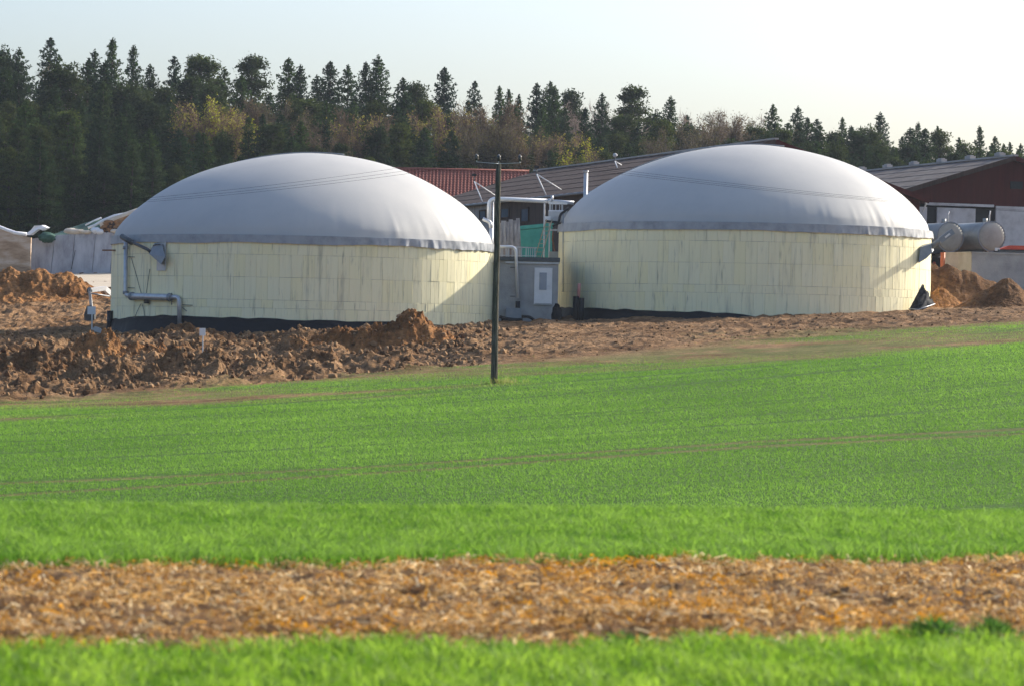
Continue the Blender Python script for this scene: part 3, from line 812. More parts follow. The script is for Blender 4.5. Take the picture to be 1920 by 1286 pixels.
# overhead gas pipe: riser behind the first dome, bright horizontal run to the platform
gy_ = 206.5
q = P(922, 430, gy_); zg_ = g1(q.x, gy_) - .1
rt = thing('gas_pipe', 'shiny overhead gas pipe with elbow running between the two domes', 'pipe', (q.x, gy_, zg_))
base_q = Vector((P(918, 420, gy_).x, gy_, zg_))
pp = smooth_path([P(917, 418, gy_), P(917, 373, gy_), P(1033, 378, gy_)], .45)
MB().tube(pp, .13, 12).build('riser', 'galv_bright', rt, True)
MB().tube([P(1028, 378, gy_), P(1033, 378, gy_)], .17, 12).build('flange', 'galvanised', rt, True)
MB().tube([P(1033, 378, gy_), P(1076, 381, gy_)], .11, 12).build('branch', 'galvanised', rt, True)
pp = smooth_path([base_q + Vector((0, -.3, 0)), Vector((P(917, 440, gy_).x, gy_ - .3, P(917, 418, gy_).z - .2)), P(908, 410, gy_ - .3)], .4)
MB().tube([P(921, 480, gy_ - .2), P(921, 428, gy_ - .2)], .12, 10).build('lower_riser', 'galv_bright', rt, True)
MB().tube(smooth_path([P(921, 428, gy_ - .2), P(919, 417, gy_ - .2), P(905, 411, gy_ - .2)], .4), .12, 10).build('elbow', 'galv_bright', rt, True)
MB().tube([Vector((P(924, 480, gy_).x, gy_, zg_)), P(924.5, 376, gy_)], .05, 8).build('support_post', 'galvanised', rt, True)
MB().tube([Vector((P(1021, 480, gy_).x, gy_, zg_)), P(1021, 380, gy_)], .05, 8).build('support_post', 'dirty_white', rt, True)
q = P(1035, 372, gy_); MB().tube([q - UP * .2, q + UP * .15], .08, 8).build('valve', 'galvanised', rt, True)

# small pipes and foil in the corner at the pump house foot
rt = thing('drain_hoses', 'tangle of black drain hoses at the foot of the pump house', 'hose', tuple(P(985, 603, 197.4)))
for pts in (((936, 594), (955, 599), (980, 606)), ((978, 594), (992, 594), (1001, 600), (1004, 607)), ((940, 600), (962, 602), (976, 607)), ((1008, 603), (1020, 600), (1034, 604))):
    pv = [P(p, q, 197.4) for p, q in pts]
    for v in pv: v.z = max(v.z, g1(v.x, v.y) + .06)
    MB().tube(smooth_path(pv, .4), .085, 8).build('hose', 'black_plastic', rt, True)
q = P(1043, 590, 197.6); zq = g1(q.x, 197.6)
o = MB().blob((q.x + .02, 197.55, zq + .42), (.30, .25, .62), 14, 10, .16).build('foil_roll', 'foil', None)
tag(o, 'crumpled black foil roll standing at the corner of the pump house', 'foil')
for (p, yt, yb, r, m_, lab, top) in ((1080.5, 556, 610, .13, 'black_plastic', 'black capped stub pipe carrying a pink tube by the yellow tank', 1), (1090.5, 559, 610, .11, 'black_plastic', 'black capped stub pipe right beside the one with the pink tube', 0)):
    pt = onwall(TB, p, yt, 1.0); zz = g1(pt.x, pt.y) - .2
    rt = thing('stub_pipe', lab, 'pipe', (pt.x, pt.y, zz))
    MB().tube([(pt.x, pt.y, zz), (pt.x, pt.y, pt.z)], r + .05, 12).build('pipe', m_, rt, True)
    if top:
        q = onwall(TB, p + 4, 532, 1.0); MB().tube([pt - UP * .1 + Vector((.12, 0, 0)), Vector((pt.x + .16, pt.y, q.z))], .10, 10).build('tube', 'pink_plastic', rt, True)

# ------------------------------------------------------------------ pipework and agitator on the first tank
W_ = lambda p, q, o_=.22: onwall(TA, p, q, o_)
a = W_(236, 466); b_ = W_(235, 553); c_ = W_(246, 556); d_ = W_(320, 558); e_ = W_(330, 558); f_ = W_(337, 566); h_ = W_(337, 612)
rt = thing('wall_pipe', 'grey gas pipe with wide middle section bent along the yellow tank wall', 'pipe', (a.x, a.y, h_.z))
MB().tube(smooth_path([a + UP * .4, b_, c_], .25), .12, 12).build('downpipe', 'galvanised', rt, True)
for q in (465, 549): 
    k = W_(235.5, q); MB().tube([k - UP * .09, k + UP * .09], .155, 12).build('collar', 'steel_grey', rt, True)
MB().tube([c_] + [W_(246 + 74 * j / 6, 556 + 2 * j / 6) for j in range(1, 6)] + [d_], .19, 14).build('wide_section', 'galvanised', rt, True)
for k, k2 in ((c_, W_(249, 556)), (W_(317, 558), d_)): MB().tube([k, k2], .235, 14).build('flange', 'steel_grey', rt, True)
MB().tube(smooth_path([d_, W_(336, 557), h_], .45), .13, 12).build('outlet', 'galvanised', rt, True)
MB().tube([W_(322, 550, .25), W_(322, 572, .25)], .03, 6).build('valve_stem', 'steel_dark', rt)
for p, q in ((237, 482), (237, 540)): MB().beam(W_(p, q, .1), W_(p + 15, q + .5, .06), .03, .03).build('bracket', 'steel_dark', rt)
MB().beam(W_(342, 572, .1), W_(361, 573, .06), .03, .03).build('bracket', 'steel_dark', rt)
MB().beam(W_(342, 577, .12), W_(350, 584, .06), .03, .03).build('bracket', 'steel_dark', rt)
MB().box(W_(275, 565, .15), (.26, .2, .26)).build('drain_valve', 'black_plastic', rt)
for pts in (((246, 484), (255, 515), (265, 552)), ((281, 505), (277, 530), (274, 552)), ((264, 570), (258, 583), (252, 597)), ((266, 570), (270, 583), (272, 597))):
    MB().tube([W_(p, q, .05) for p, q in pts], .016, 5).build('cable', 'steel_dark', rt)
a = W_(238, 449, .45); b_ = W_(276, 468, .5); z_ = W_(290, 480, .06)
rt = thing('agitator', 'tilted dark agitator drive with grey hood on the tank with pipe elbow', 'agitator', (b_.x, b_.y, W_(295, 505).z), 'agitators on the tank walls')
MB().tube([W_(229, 444, .5), W_(247, 455, .5)], .16, 12).build('motor', 'steel_dark', rt, True)
MB().tube([W_(246, 454, .5), b_, W_(284, 474, .35)], .09, 12).build('drive_tube', 'steel_dark', rt, True)
c1 = W_(303, 481, .03); ang = math.asin((303 - 570) / 357)
MB().box(c1, (.80, .06, 1.60), Matrix.Rotation(ang, 3, 'Z')).build('wall_plate', 'dirty_white', rt)
hp = [W_(281, 464, .50), W_(293, 458, .15), W_(304, 458, .15), W_(312, 484, .55), W_(303, 500, .6), W_(281, 480, .6)]
t1_ = W_(297, 459, .45); 
hood = MB(); A0 = [W_(279, 474, .08), W_(290, 456, .08), W_(306, 458, .08), W_(311, 482, .08), W_(302, 496, .08)]
A1 = [W_(280, 477, .55), W_(290, 460, .30), W_(303, 460, .30), W_(310, 482, .50), W_(302, 496, .54)]
hood.add(A0 + A1, [(5, 6, 7, 8, 9)[::-1], (0, 1, 6, 5), (1, 2, 7, 6), (2, 3, 8, 7), (3, 4, 9, 8), (4, 0, 5, 9)])
hood.build('hood', 'steel_grey', rt)
MB().tube([W_(287, 462, .32), W_(292, 459, .36), W_(300, 459, .36)], .03, 6).build('hood_handle', 'steel_dark', rt)
MB().tube([W_(214, 470, .02) + Vector((-.7, .4, 0)), W_(216, 470, .02)], .05, 6).build('side_bracket', 'rust', rt)
# agitator on the second tank
W2 = lambda p, q, o_=.1: onwall(TB, p, q, o_)
b_ = W2(1735, 462, .3)
ym = b_.y
rt = thing('agitator', 'tilted agitator drive with grey hood jutting out beside the slurry tankers', 'agitator', (b_.x, b_.y, W2(1728, 500).z), 'agitators on the tank walls')
MB().tube([P(1745, 464, ym), P(1765, 450, ym), P(1782, 437, ym)], .15, 12).build('drive_tube', 'steel_grey', rt, True)
MB().beam(P(1762, 452, ym), P(1787, 434, ym), .34, .30, (0, 1, 0)).build('motor', 'steel_grey', rt)
MB().beam(P(1772, 446, ym - .18), P(1781, 439, ym - .18), .1, .16, (0, 1, 0)).build('motor_window', 'galv_bright', rt)
MB().tube([P(1762, 455, ym - .1), P(1780, 443, ym - .1)], .05, 6).build('cable_box', 'galvanised', rt)
A0 = [P(1722, 490, ym + .2), P(1725, 461, ym + .5), P(1746, 456, ym + .4), P(1751, 470, ym + .4), P(1737, 482, ym + .3)]
A1 = [P(1722, 494, ym - .5), P(1726, 464, ym - .3), P(1745, 459, ym - .4), P(1748, 474, ym - .5), P(1737, 485, ym - .6)]
MB().add(A0 + A1, [(5, 6, 7, 8, 9)[::-1], (0, 1, 6, 5), (1, 2, 7, 6), (2, 3, 8, 7), (3, 4, 9, 8), (4, 0, 5, 9)]).build('hood', 'steel_grey', rt)
# loose foil flap at the second tank's foot
p0, p1, p2, p3 = P(1704, 588, 199.2), P(1730, 532, 200.6), P(1753, 572, 199.8), P(1722, 588, 198.8)
for v in (p0, p3): v.z = g1(v.x, v.y) + .05
n = 12; V = []; F = []
for i in range(n + 1):
    for j in range(n + 1):
        u_, v_ = i / n, j / n
        q = (p0.lerp(p1, u_)).lerp(p3.lerp(p2, u_), v_)
        q = q + Vector((0, -.25, .05)) * .4 * math.sin(math.pi * u_) * math.sin(math.pi * v_) + Vector((.10, .22, .10)) * random.uniform(-.5, .5)
        V.append(tuple(q))
mb = MB(); mb.add(V, [(i * (n + 1) + j, i * (n + 1) + j + 1, (i + 1) * (n + 1) + j + 1, (i + 1) * (n + 1) + j) for i in range(n) for j in range(n)])
rt = thing('foil_flap', 'black foil flap turned away from the tank foot beside the sand', 'foil', tuple(p0))
mb.build('foil', 'foil', rt, True)
MB().tube([p0 + UP * .05, p3 + UP * .08, p2 + UP * .05], .03, 6).build('hem', 'galvanised', rt, True)

# ------------------------------------------------------------------ basin, tankers, posts by the second tank
cy0 = 216.0
zt = P(1850, 476, cy0).z; 
pA, pB, pC = P(1771, 477, cy0 + 3.0), P(1822, 476, cy0), P(1990, 474, cy0 + 1.5)
zbase = float(base_z(28, cy0)) - 1.0
rt = thing('concrete_basin', 'low concrete basin wall with rounded rim below the slurry tankers', 'wall', (pB.x, cy0, zbase))
for u_, v_, m_ in ((pA, pB, 'concrete_tan'), (pB, pC, 'concrete')):  # one concrete wall; the tan panel's lighter colour stands in for its different lighting
    dd = (v_ - u_); dd.z = 0; dd.normalize(); nn = Vector((-dd.y, dd.x, 0))
    a = u_ + dd * .02; b_ = v_ - dd * .02
    MB().prism([(a.x, a.y, zbase), (b_.x, b_.y, zbase), (b_.x, b_.y, zt), (a.x, a.y, zt)], nn * .3).build('wall_panel', m_, rt)
    MB().prism([(a.x - nn.x * .05, a.y - nn.y * .05, zt), (b_.x - nn.x * .05, b_.y - nn.y * .05, zt), (b_.x - nn.x * .05, b_.y - nn.y * .05, zt + .10), (a.x - nn.x * .05, a.y - nn.y * .05, zt + .10)], nn * .4).build('coping', m_, rt)
q = P(1767.5, 495, 217.5)
zq = g1(q.x, 217.5)
o = MB().tube([(q.x, 217.5, zq - .4), (q.x, 217.5, P(1767, 474, 217.5).z)], .15, 12).build('orange_post', 'orange_plastic', None, True); tag(o, 'short orange plastic pipe post at the end of the concrete basin', 'post')
def tanker(label, px, py, Y, L):
    c = P(px, py, Y); R = .98
    zg_ = g1(c.x + 0, Y + 2)
    rt = thing('slurry_tanker', label, 'tanker', (c.x, c.y, zg_), 'grey slurry tankers by the barn')
    ax = Vector((-.36, .93, 0)).normalized()
    xx = Vector((ax.y, -ax.x, 0))
    def disc(mb, k, r, seg=40): return [c + ax * k + (xx * math.cos(2 * math.pi * i / seg) + UP * math.sin(2 * math.pi * i / seg)) * r for i in range(seg)]
    mb = MB(); prof = [(-.10, .0), (-.10, .45), (-.07, .75), (.0, .93), (.05, R), (L - .05, R), (L + .05, .9), (L + .15, .5), (L + .17, 0.001)]
    prof[0] = (-.11, .001)
    vs = []; fs = []; n = 40
    for k, r in prof: vs += disc(mb, k, r)
    for i in range(len(prof) - 1):
        for j in range(n): fs.append((i * n + j, i * n + (j + 1) % n, (i + 1) * n + (j + 1) % n, (i + 1) * n + j))
    mb.add(vs, fs); mb.build('tank_barrel', 'tank_steel', rt, True)
    mb = MB(); mb.tube([c + ax * .02, c + ax * .12], R + .06, 40); mb.build('flange', 'steel_grey', rt)
    mb = MB(); mb.tube([c - ax * .125, c - ax * .02, c + ax * .015], [.72, .92, .97], 40); mb.build('end_cap', 'tank_cap', rt, True)
    for i in range(14):
        a_ = math.radians(-60 + i * 12); q = c + (xx * math.cos(a_) + UP * math.sin(a_)) * (R + .02)
        MB().beam(q - ax * .05, q + ax * .14, .09, .07, tuple((q - c).normalized())).build('clamp', 'steel_grey', rt)
    MB().tube([c + ax * 1.0 + UP * .9, c + ax * 1.0 + UP * 1.25], .16, 10).build('dome_vent', 'tank_steel', rt, True)
    MB().tube([c + ax * .4 + UP * .9, c + ax * .4 + UP * 1.45, c + ax * .4 + UP * 1.75 + xx * .05], .045, 8).build('vent_pipe', 'dirty_white', rt, True)
    for s_ in (-1, 1):
        MB().beam(c + ax * .3 + xx * s_ * .45 - UP * 1.0, c + ax * (L - .2) + xx * s_ * .45 - UP * 1.0, .12, .2).build('chassis_beam', 'steel_dark', rt)
        for k in (L * .45, L * .45 + 1.5):
            wc = c + ax * k + xx * s_ * 1.05; wc.z = zg_ + .62
            w_ = MB().tube([wc - xx * .2, wc + xx * .2], .62, 24).build('wheel', 'rubber', rt, True)
            MB().tube([wc - xx * .21, wc + xx * .21], .32, 16).build('rim', 'red_paint', w_, True)
        pts = [c + ax * (L * .45 + .75 + 1.5 * math.cos(t_)) + xx * s_ * 1.05 + UP * (zg_ - c.z + .62 + .85 * math.sin(t_)) for t_ in np.linspace(.2, math.pi - .2, 9)]
        fm = MB(); vs = []
        for q in pts: vs += [q - xx * .25, q + xx * .25]
        fm.add(vs, [(2 * i, 2 * i + 1, 2 * i + 3, 2 * i + 2) for i in range(8)]); fm.build('mudguard', 'steel_grey', rt)
    MB().beam(Vector((c.x, c.y, c.z - .9)) + ax * .5, Vector((c.x, c.y, zg_)) + ax * .5, .14, .14).build('stand_leg', 'dirty_white', rt)
tanker('grey slurry tanker whose round end is crossed by the agitator arm', 1782, 445, 235, 5.2)
tanker('grey slurry tanker with clamped round end in front of the white wall', 1860, 444, 235, 5.2)
# flat red trailer beyond the basin
ry_ = 231; a, b_ = P(1884, 462, ry_), P(1990, 460, ry_)
zg_ = g1(a.x + 2, ry_)
rt = thing('flat_trailer', 'flat red trailer bed just above the concrete basin wall', 'trailer', ((a.x + b_.x) / 2, ry_ + 1, zg_))
zb_ = P(1900, 470, ry_).z
MB().prism([(a.x - .3, ry_, zb_ + .05), (b_.x, ry_, zb_ + .05), (b_.x, ry_, zb_ + .32), (a.x + .3, ry_, zb_ + .32), (a.x, ry_, zb_ + .2)], (0, 2.2, 0)).build('bed', 'red_paint', rt)
MB().box(((a.x + b_.x) / 2 - .2, ry_ + 1.1, zb_ - .06), (b_.x - a.x + .5, 2.0, .18)).build('frame', 'steel_dark', rt)
for k in (1.2, 2.6):
    for s_ in (.2, 2.0):
        MB().tube([(a.x + k, ry_ + s_ - .13, zg_ + .55), (a.x + k, ry_ + s_ + .13, zg_ + .55)], .55, 20).build('wheel', 'rubber', rt, True)
MB().beam((a.x + 1.9, ry_ + 1.1, zg_ + .5), (a.x + 1.9, ry_ + 1.1, zb_), .2, .2).build('axle_stand', 'steel_dark', rt)
MB().box((a.x - .45, ry_ + .3, zb_ + .05), (.3, .2, .2)).build('lamp', 'white_paint', rt)

# ------------------------------------------------------------------ silage clamp on the other side
by = 256.5
def flat(px, py, Y): return P(px, py, Y)
pts = [(48, 449, 507), (95, 442, 507), (133, 439, 508), (172, 437, 509), (206, 436, 510), (240, 434, 512)]
zb_ = float(base_z(-33, by)) - .3
a0 = P(56, 507, by)
rt = thing('bunker_wall', 'leaning grey concrete slabs of the silage clamp wall', 'wall', (P(140, 500, by).x, by, zb_))
for k in range(len(pts) - 1):
    (xa, ta, ba_), (xb, tb, bb) = pts[k], pts[k + 1]
    lean = 10
    A = [P(xa - lean + 10, ba_, by - .5), P(xb - .8 - lean + 10, bb, by - .5), P(xb - .8 + 8, tb, by + .2), P(xa + 8, ta, by + .2)]
    A[0].z = A[1].z = zb_
    MB().prism(A, (0, .25, 0)).build('slab', 'concrete_bunker', rt)
q0, q1 = P(134, 505, by - .62), P(141, 470, by - .62)
MB().beam(q0, q1, .05, .04, (0, 1, 0)).build('crack_cover', 'steel_dark', rt)
# stained neighbour wall
A = [P(-80, 515, by - 3), P(56, 508, by - 3), P(58, 446, by - 2.5), P(25, 440, by - 2.5), P(-10, 424, by - 2.5), P(-80, 405, by - 2.5)]
zz = float(base_z(-36, by - 3)) - .4; A[0].z = A[1].z = zz
o = MB().prism(A, (0, .5, 0)).build('stained_wall', 'concrete_stained', None); tag(o, 'brown stained clamp wall edged by a white sheet', 'wall')
# silage heap under green net
ce = P(190, 430, by + 7)
n1, n2 = 90, 44; V = []; F = []
for j in range(n2 + 1):
    for i in range(n1 + 1):
        u_, v_ = i / n1, j / n2
        px = 66 + 270 * u_; Yq = by + .5 + 11 * v_
        zf = P(px, np.interp(px, [66, 95, 200, 340], [447, 441, 436, 430]), by + .5).z - .1
        zc_ = P(px, np.interp(px, [66, 90, 130, 190, 262, 340], [446, 437, 426, 407, 391, 384]), by + 5).z
        k_ = np.interp(v_, [0, .4, .7, 1], [0, 1, .9, 0]); k_ = k_ * k_ * (3 - 2 * k_)
        z = (zf if v_ < .7 else zb_) + (zc_ - (zf if v_ < .7 else zb_)) * k_
        x = P(px, 430, by + .5).x
        z += .22 * float(fbm(np.array(x * 1.2), np.array(Yq * 1.2), 51, 4)) * min(1, 4 * v_)
        if v_ >= .98 or u_ < .001 or u_ > .999: z = zb_
        V.append((x, Yq, z))
xs0, xs1 = V[0][0], V[n1][0]
mb = MB(); mb.add(V, [(j * (n1 + 1) + i, j * (n1 + 1) + i + 1, (j + 1) * (n1 + 1) + i + 1, (j + 1) * (n1 + 1) + i) for j in range(n2) for i in range(n1)])
rt = thing('silage_heap', 'silage heap under a dark green net with pale edging strips', 'silage heap', ((xs0 + xs1) / 2, by + 6, zb_))
mb.build('net', 'net_green', rt, True)
yS = by + .4
for pp, m_, r in (((165, 428), (178, 423), (195, 413), (215, 405), (240, 401)), 'white_sheet', .10), (((160, 423), (175, 415), (190, 409)), 'white_sheet', .06), (((188, 424), (205, 416), (225, 408), (250, 399), (266, 394)), 'tan_sack', .22):
    MB().tube([P(p, q, yS + .2) for p, q in pp], r, 8).build('edging', m_, rt, True)
A = [P(186, 432, yS), P(188, 426, yS), P(205, 418, yS), P(225, 410, yS), P(250, 401, yS), P(275, 396, yS), P(275, 440, yS), P(200, 440, yS)]
n = len(A); 
mb = MB(); mb.prism(A, (0, 1.2, 0)); mb.build('cut_face', 'silage', rt)
for k in range(40):
    q = P(random.uniform(192, 250), random.uniform(416, 438), yS - .05)
    if q.z > P(0, 0, yS).z: continue
    MB().blob(q, (random.uniform(.1, .35), .15, random.uniform(.08, .2)), 7, 5, .3).build('silage_lump', 'silage' if k % 3 else 'wood_brown', rt, True)
for k, (p, q, rx, rz_, m_) in enumerate(((133, 434, .5, .22, 'tan_sack'), (142, 435, .5, .2, 'tan_sack'), (152, 435, .45, .16, 'tan_sack'), (162, 436, .42, .15, 'tan_sack'), (179, 433, .35, .24, 'white_sheet'), (187, 435, .32, .2, 'white_sheet'), (215, 434, .35, .16, 'tan_sack'), (222, 437, .3, .15, 'tan_sack'))):
    c = P(p, q, by + .25)
    o = MB().blob(c, (rx, .3, rz_), 12, 7, .16).build('sandbag', m_, None, True)
    tag(o, ('white' if m_ == 'white_sheet' else 'tan') + ' filled sandbag lying on top of the clamp wall', 'sandbag', ('white' if m_ == 'white_sheet' else 'tan') + ' sandbags on the clamp wall')
o = MB().blob(P(88, 446, by - .5), (.62, .4, .36), 22, 14, .22).build('net_bundle', 'net_green', None, True); tag(o, 'dark green net bundle hanging over the clamp wall', 'net')
A = [P(46, 441, by - .8), P(58, 432, by - .6), P(64, 424, by - .6), P(78, 423, by - .3), P(88, 428, by - .2), P(80, 433, by - .3), P(72, 430, by - .5), P(66, 434, by - .6), P(56, 442, by - .7)]
o = MB().prism(A, (.1, 1.0, .05)).build('white_sheeting', 'white_sheet', None); tag(o, 'crumpled white sheeting between the stained wall and the grey slabs', 'sheeting')
o = MB().tube([P(-60, 405, by - 2.4), P(-10, 423, by - 2.4), P(12, 432, by - 2.4), P(30, 438, by - 2.4), P(50, 440, by - 2.4)], .14, 8).build('white_edging', 'white_sheet', None, True); tag(o, 'white plastic strip along the top of the stained wall', 'sheeting')

# ------------------------------------------------------------------ excavator behind the first tank
ey = 209.0
eb = P(300, 600, 213.5); zg_ = g1(eb.x, eb.y)
rt = thing('mini_excavator', 'white arm and dark bucket of a small excavator behind the yellow tank', 'excavator', (eb.x, eb.y, zg_))
for s_ in (-1, 1):
    MB().box((eb.x, eb.y + s_ * .75, zg_ + .28), (2.0, .4, .5)).build('track', 'rubber', rt)
MB().box((eb.x, eb.y, zg_ + .85), (1.6, 1.5, .6)).build('house', 'white_paint', rt)
MB().box((eb.x + .2, eb.y + .3, zg_ + 1.75), (1.0, .8, 1.2)).build('cab', 'glass', rt)
j0 = Vector((eb.x - .7, eb.y - .2, zg_ + .9)); j1 = P(216, 558, 211); j2 = P(196, 541, 210); j3 = P(168, 545, ey); j4 = P(171, 575, ey - .1)
bm_ = MB(); bm_.beam(j0, j1, .22, .30); bm_.beam(j1 + Vector((.06, 0, -.1)), j2, .2, .30); bm_.beam(j2 - Vector((-.05, 0, 0)), j3, .18, .26)
bm_.build('boom', 'white_paint', rt)
MB().tube([P(205, 556, 210.3), P(172, 551, ey - .2)], .045, 8).build('hydraulic_ram', 'steel_grey', rt, True)
st_ = MB(); st_.beam(j3 + UP * .1, j4, .16, .24, (0, 1, 0)); st_.build('stick', 'dirty_white', rt)
MB().blob(j3, (.18, .14, .2), 8, 6).build('joint', 'steel_dark', rt, True)
zbk = g1(P(170, 606, ey).x, ey)
c = P(169, 595, ey); bl = c.x
k0 = [Vector((bl - .30, ey - .3, zbk + .02)), Vector((bl + .30, ey - .3, zbk + .02)), Vector((bl + .28, ey - .3, zbk + .55)), Vector((bl + .10, ey - .3, zbk + .95)), Vector((bl - .18, ey - .3, zbk + .95)), Vector((bl - .34, ey - .3, zbk + .4))]
MB().prism(k0, (0, .7, 0)).build('bucket', 'steel_dark', rt)
MB().beam(j4 + UP * .1, Vector((bl, ey - .1, zbk + .85)), .14, .16, (0, 1, 0)).build('link', 'steel_dark', rt)
# sign stakes
def stake(px, ptop, pbot, Y, w_, h_, label):
    a, b_ = P(px, ptop, Y), P(px, pbot, Y)
    zq = g1(b_.x, Y); 
    rt = thing('sign_stake', label, 'stake', (b_.x, Y, zq - .1), 'white plates on stakes')
    MB().beam((b_.x, Y, zq - .15), (a.x, Y, a.z), .06, .05).build('stake', 'galv_bright', rt)
    MB().box((a.x - .02, Y - .05, a.z + h_ * .1), (w_, .03, h_)).build('plate', 'white_paint', rt)
stake(172.5, 584, 618, 195, .46, .44, 'small white plate on a stake in front of the excavator bucket')
stake(380.5, 624, 655, 165, .28, .36, 'small white plate on a stake among the clods')
c = P(180, 628, 190); zc_ = g1(c.x, 190)
o = MB().prism([(c.x - .6, 189.6, zc_ - .1), (c.x + .5, 189.6, zc_ - .1), (c.x + .25, 189.7, zc_ + .4), (c.x - .05, 189.7, zc_ + .5), (c.x - .4, 189.7, zc_ + .15)], (0, .5, 0)).build('concrete_lump', 'concrete', None); tag(o, 'pale grey broken concrete lump on the soil by the stake', 'concrete lump')
c = P(206, 598, 197); zc_ = g1(c.x, 197)
o = MB().tube([(c.x, 197, zc_ - .2), (c.x, 197, P(206, 583, 197).z)], .17, 12).build('shaft_pipe', 'black_plastic', None, True); tag(o, 'upright black plastic pipe at the shaded edge of the yellow tank', 'pipe')

# ------------------------------------------------------------------ soil heaps
HEAPS = []
def heap(px, Y, rx, ry, peaks, m, seed, rough, label, grp='soil heaps', n=90, name='soil_heap'):
    """peaks: (px, py) image points of crest at distance Y, or (dx, dy, h, r) gaussians"""
    c = P(px, 640, Y); zb_ = g1(c.x, Y)
    u_ = np.linspace(-1, 1, n); U, Vv = np.meshgrid(u_, u_)
    # square to disc
    X = c.x + rx * U * np.sqrt(1 - Vv ** 2 / 2); Yy = Y + ry * Vv * np.sqrt(1 - U ** 2 / 2)
    def surf(X, Yy):
     rr = np.sqrt(((X - c.x) / rx) ** 2 + ((Yy - Y) / ry) ** 2)
     H = np.zeros_like(X)
     for (qx, qy, wd) in peaks:
        q = P(qx, qy, Y); h = q.z - g1(q.x, Y)
        d = np.sqrt((X - q.x) ** 2 + ((Yy - Y) * rx / ry * .9) ** 2)
        H = np.maximum(H, h * (1 - sstep(0, 1, d / wd) ** .8))
     fall = 1 - sstep(.72, 1.0, rr)
     nz = fbm(X * 1.1, Yy * 1.1, seed, 6, .62) * rough + np.abs(fbm(X * 3.2, Yy * 3.2, seed + 9, 4, .6)) * rough * .4 + fbm(X * 7, Yy * 7, seed + 19, 2, .6) * rough * .16
     return gz(X, Yy) + (H + nz * (.35 + .65 * np.clip(H, 0, 1))) * fall - .12 * sstep(.8, 1, rr) + .02, rr
    Z = surf(X, Yy)[0]
    if rough > .25: HEAPS.append(surf)
    idx = np.arange(n * n).reshape(n, n)
    F = np.stack([idx[:-1, :-1].ravel(), idx[:-1, 1:].ravel(), idx[1:, 1:].ravel(), idx[1:, :-1].ravel()], 1)
    me = raw_mesh(name, np.stack([X.ravel() - c.x, Yy.ravel() - Y, Z.ravel() - zb_], 1), F, None, False)
    o = link(name, me, m, None, (c.x, Y, zb_)); tag(o, label, 'soil heap', grp)
    return o
heap(705, 176, 5.2, 4.4, [(765, 590, 2.6), (705, 608, 2.6), (640, 622, 2.4), (820, 618, 1.8), (590, 640, 1.8)], 'heap_orange', 61, .42, 'large orange brown soil heap in front of the tank wall shadow', n=150)
heap(345, 186, 3.2, 2.4, [(330, 611, 2.3), (385, 620, 2.0)], 'heap_dark', 67, .10, 'smooth grey brown mound behind the clods with the stake')
heap(400, 161, 4.6, 2.6, [(400, 647, 2.0), (330, 655, 1.6), (470, 668, 1.7), (520, 684, 1.2)], 'heap_pale', 71, .6, 'pale crumbly clod heap around the white stake', n=130)
heap(200, 171, 4.2, 2.6, [(205, 624, 1.8), (165, 632, 1.6), (255, 640, 1.4), (280, 650, 1.2)], 'heap_orange', 73, .42, 'rusty brown clod heap below the concrete lump', n=120)
heap(60, 164, 4.0, 3.0, [(60, 648, 1.8), (15, 655, 1.6), (120, 655, 1.6)], 'heap_dark', 79, .5, 'dark brown clod heap nearest the end of the wheat', n=120)
heap(200, 157, 4.8, 2.2, [(150, 672, 1.4), (230, 670, 1.5), (290, 680, 1.3)], 'heap_pale', 83, .5, 'low mixed brown clod heap at the wheat edge', n=130)
heap(40, 228, 8.0, 6.0, [(20, 503, 4.6), (70, 506, 4.2), (115, 514, 3.6), (-60, 498, 5), (145, 530, 2.6)], 'heap_orange', 89, .16, 'broad sunlit soil bank below the stained wall', n=130)
heap(1880, 203, 3.4, 3.0, [(1886, 524, 2.6), (1850, 543, 2.0)], 'heap_dark', 97, .10, 'smooth grey brown sand cone in front of the concrete basin')
heap(1790, 211, 5.6, 4.2, [(1745, 493, 3.2), (1775, 496, 3.6), (1810, 508, 3.4), (1845, 524, 3.0), (1870, 540, 2.4)], 'heap_dark', 101, .08, 'brown earth slope against the concrete basin beside the dome')
heap(1765, 205.5, 2.2, 2.0, [(1762, 545, 1.7), (1790, 570, 1.0)], 'heap_orange', 107, .3, 'small sunlit orange soil heap beside the black foil flap')
heap(1110, 192.5, 1.5, 1.0, [(1108, 598, .9)], 'heap_grey', 103, .05, 'small grey sand pile by the black stub pipes', n=50)

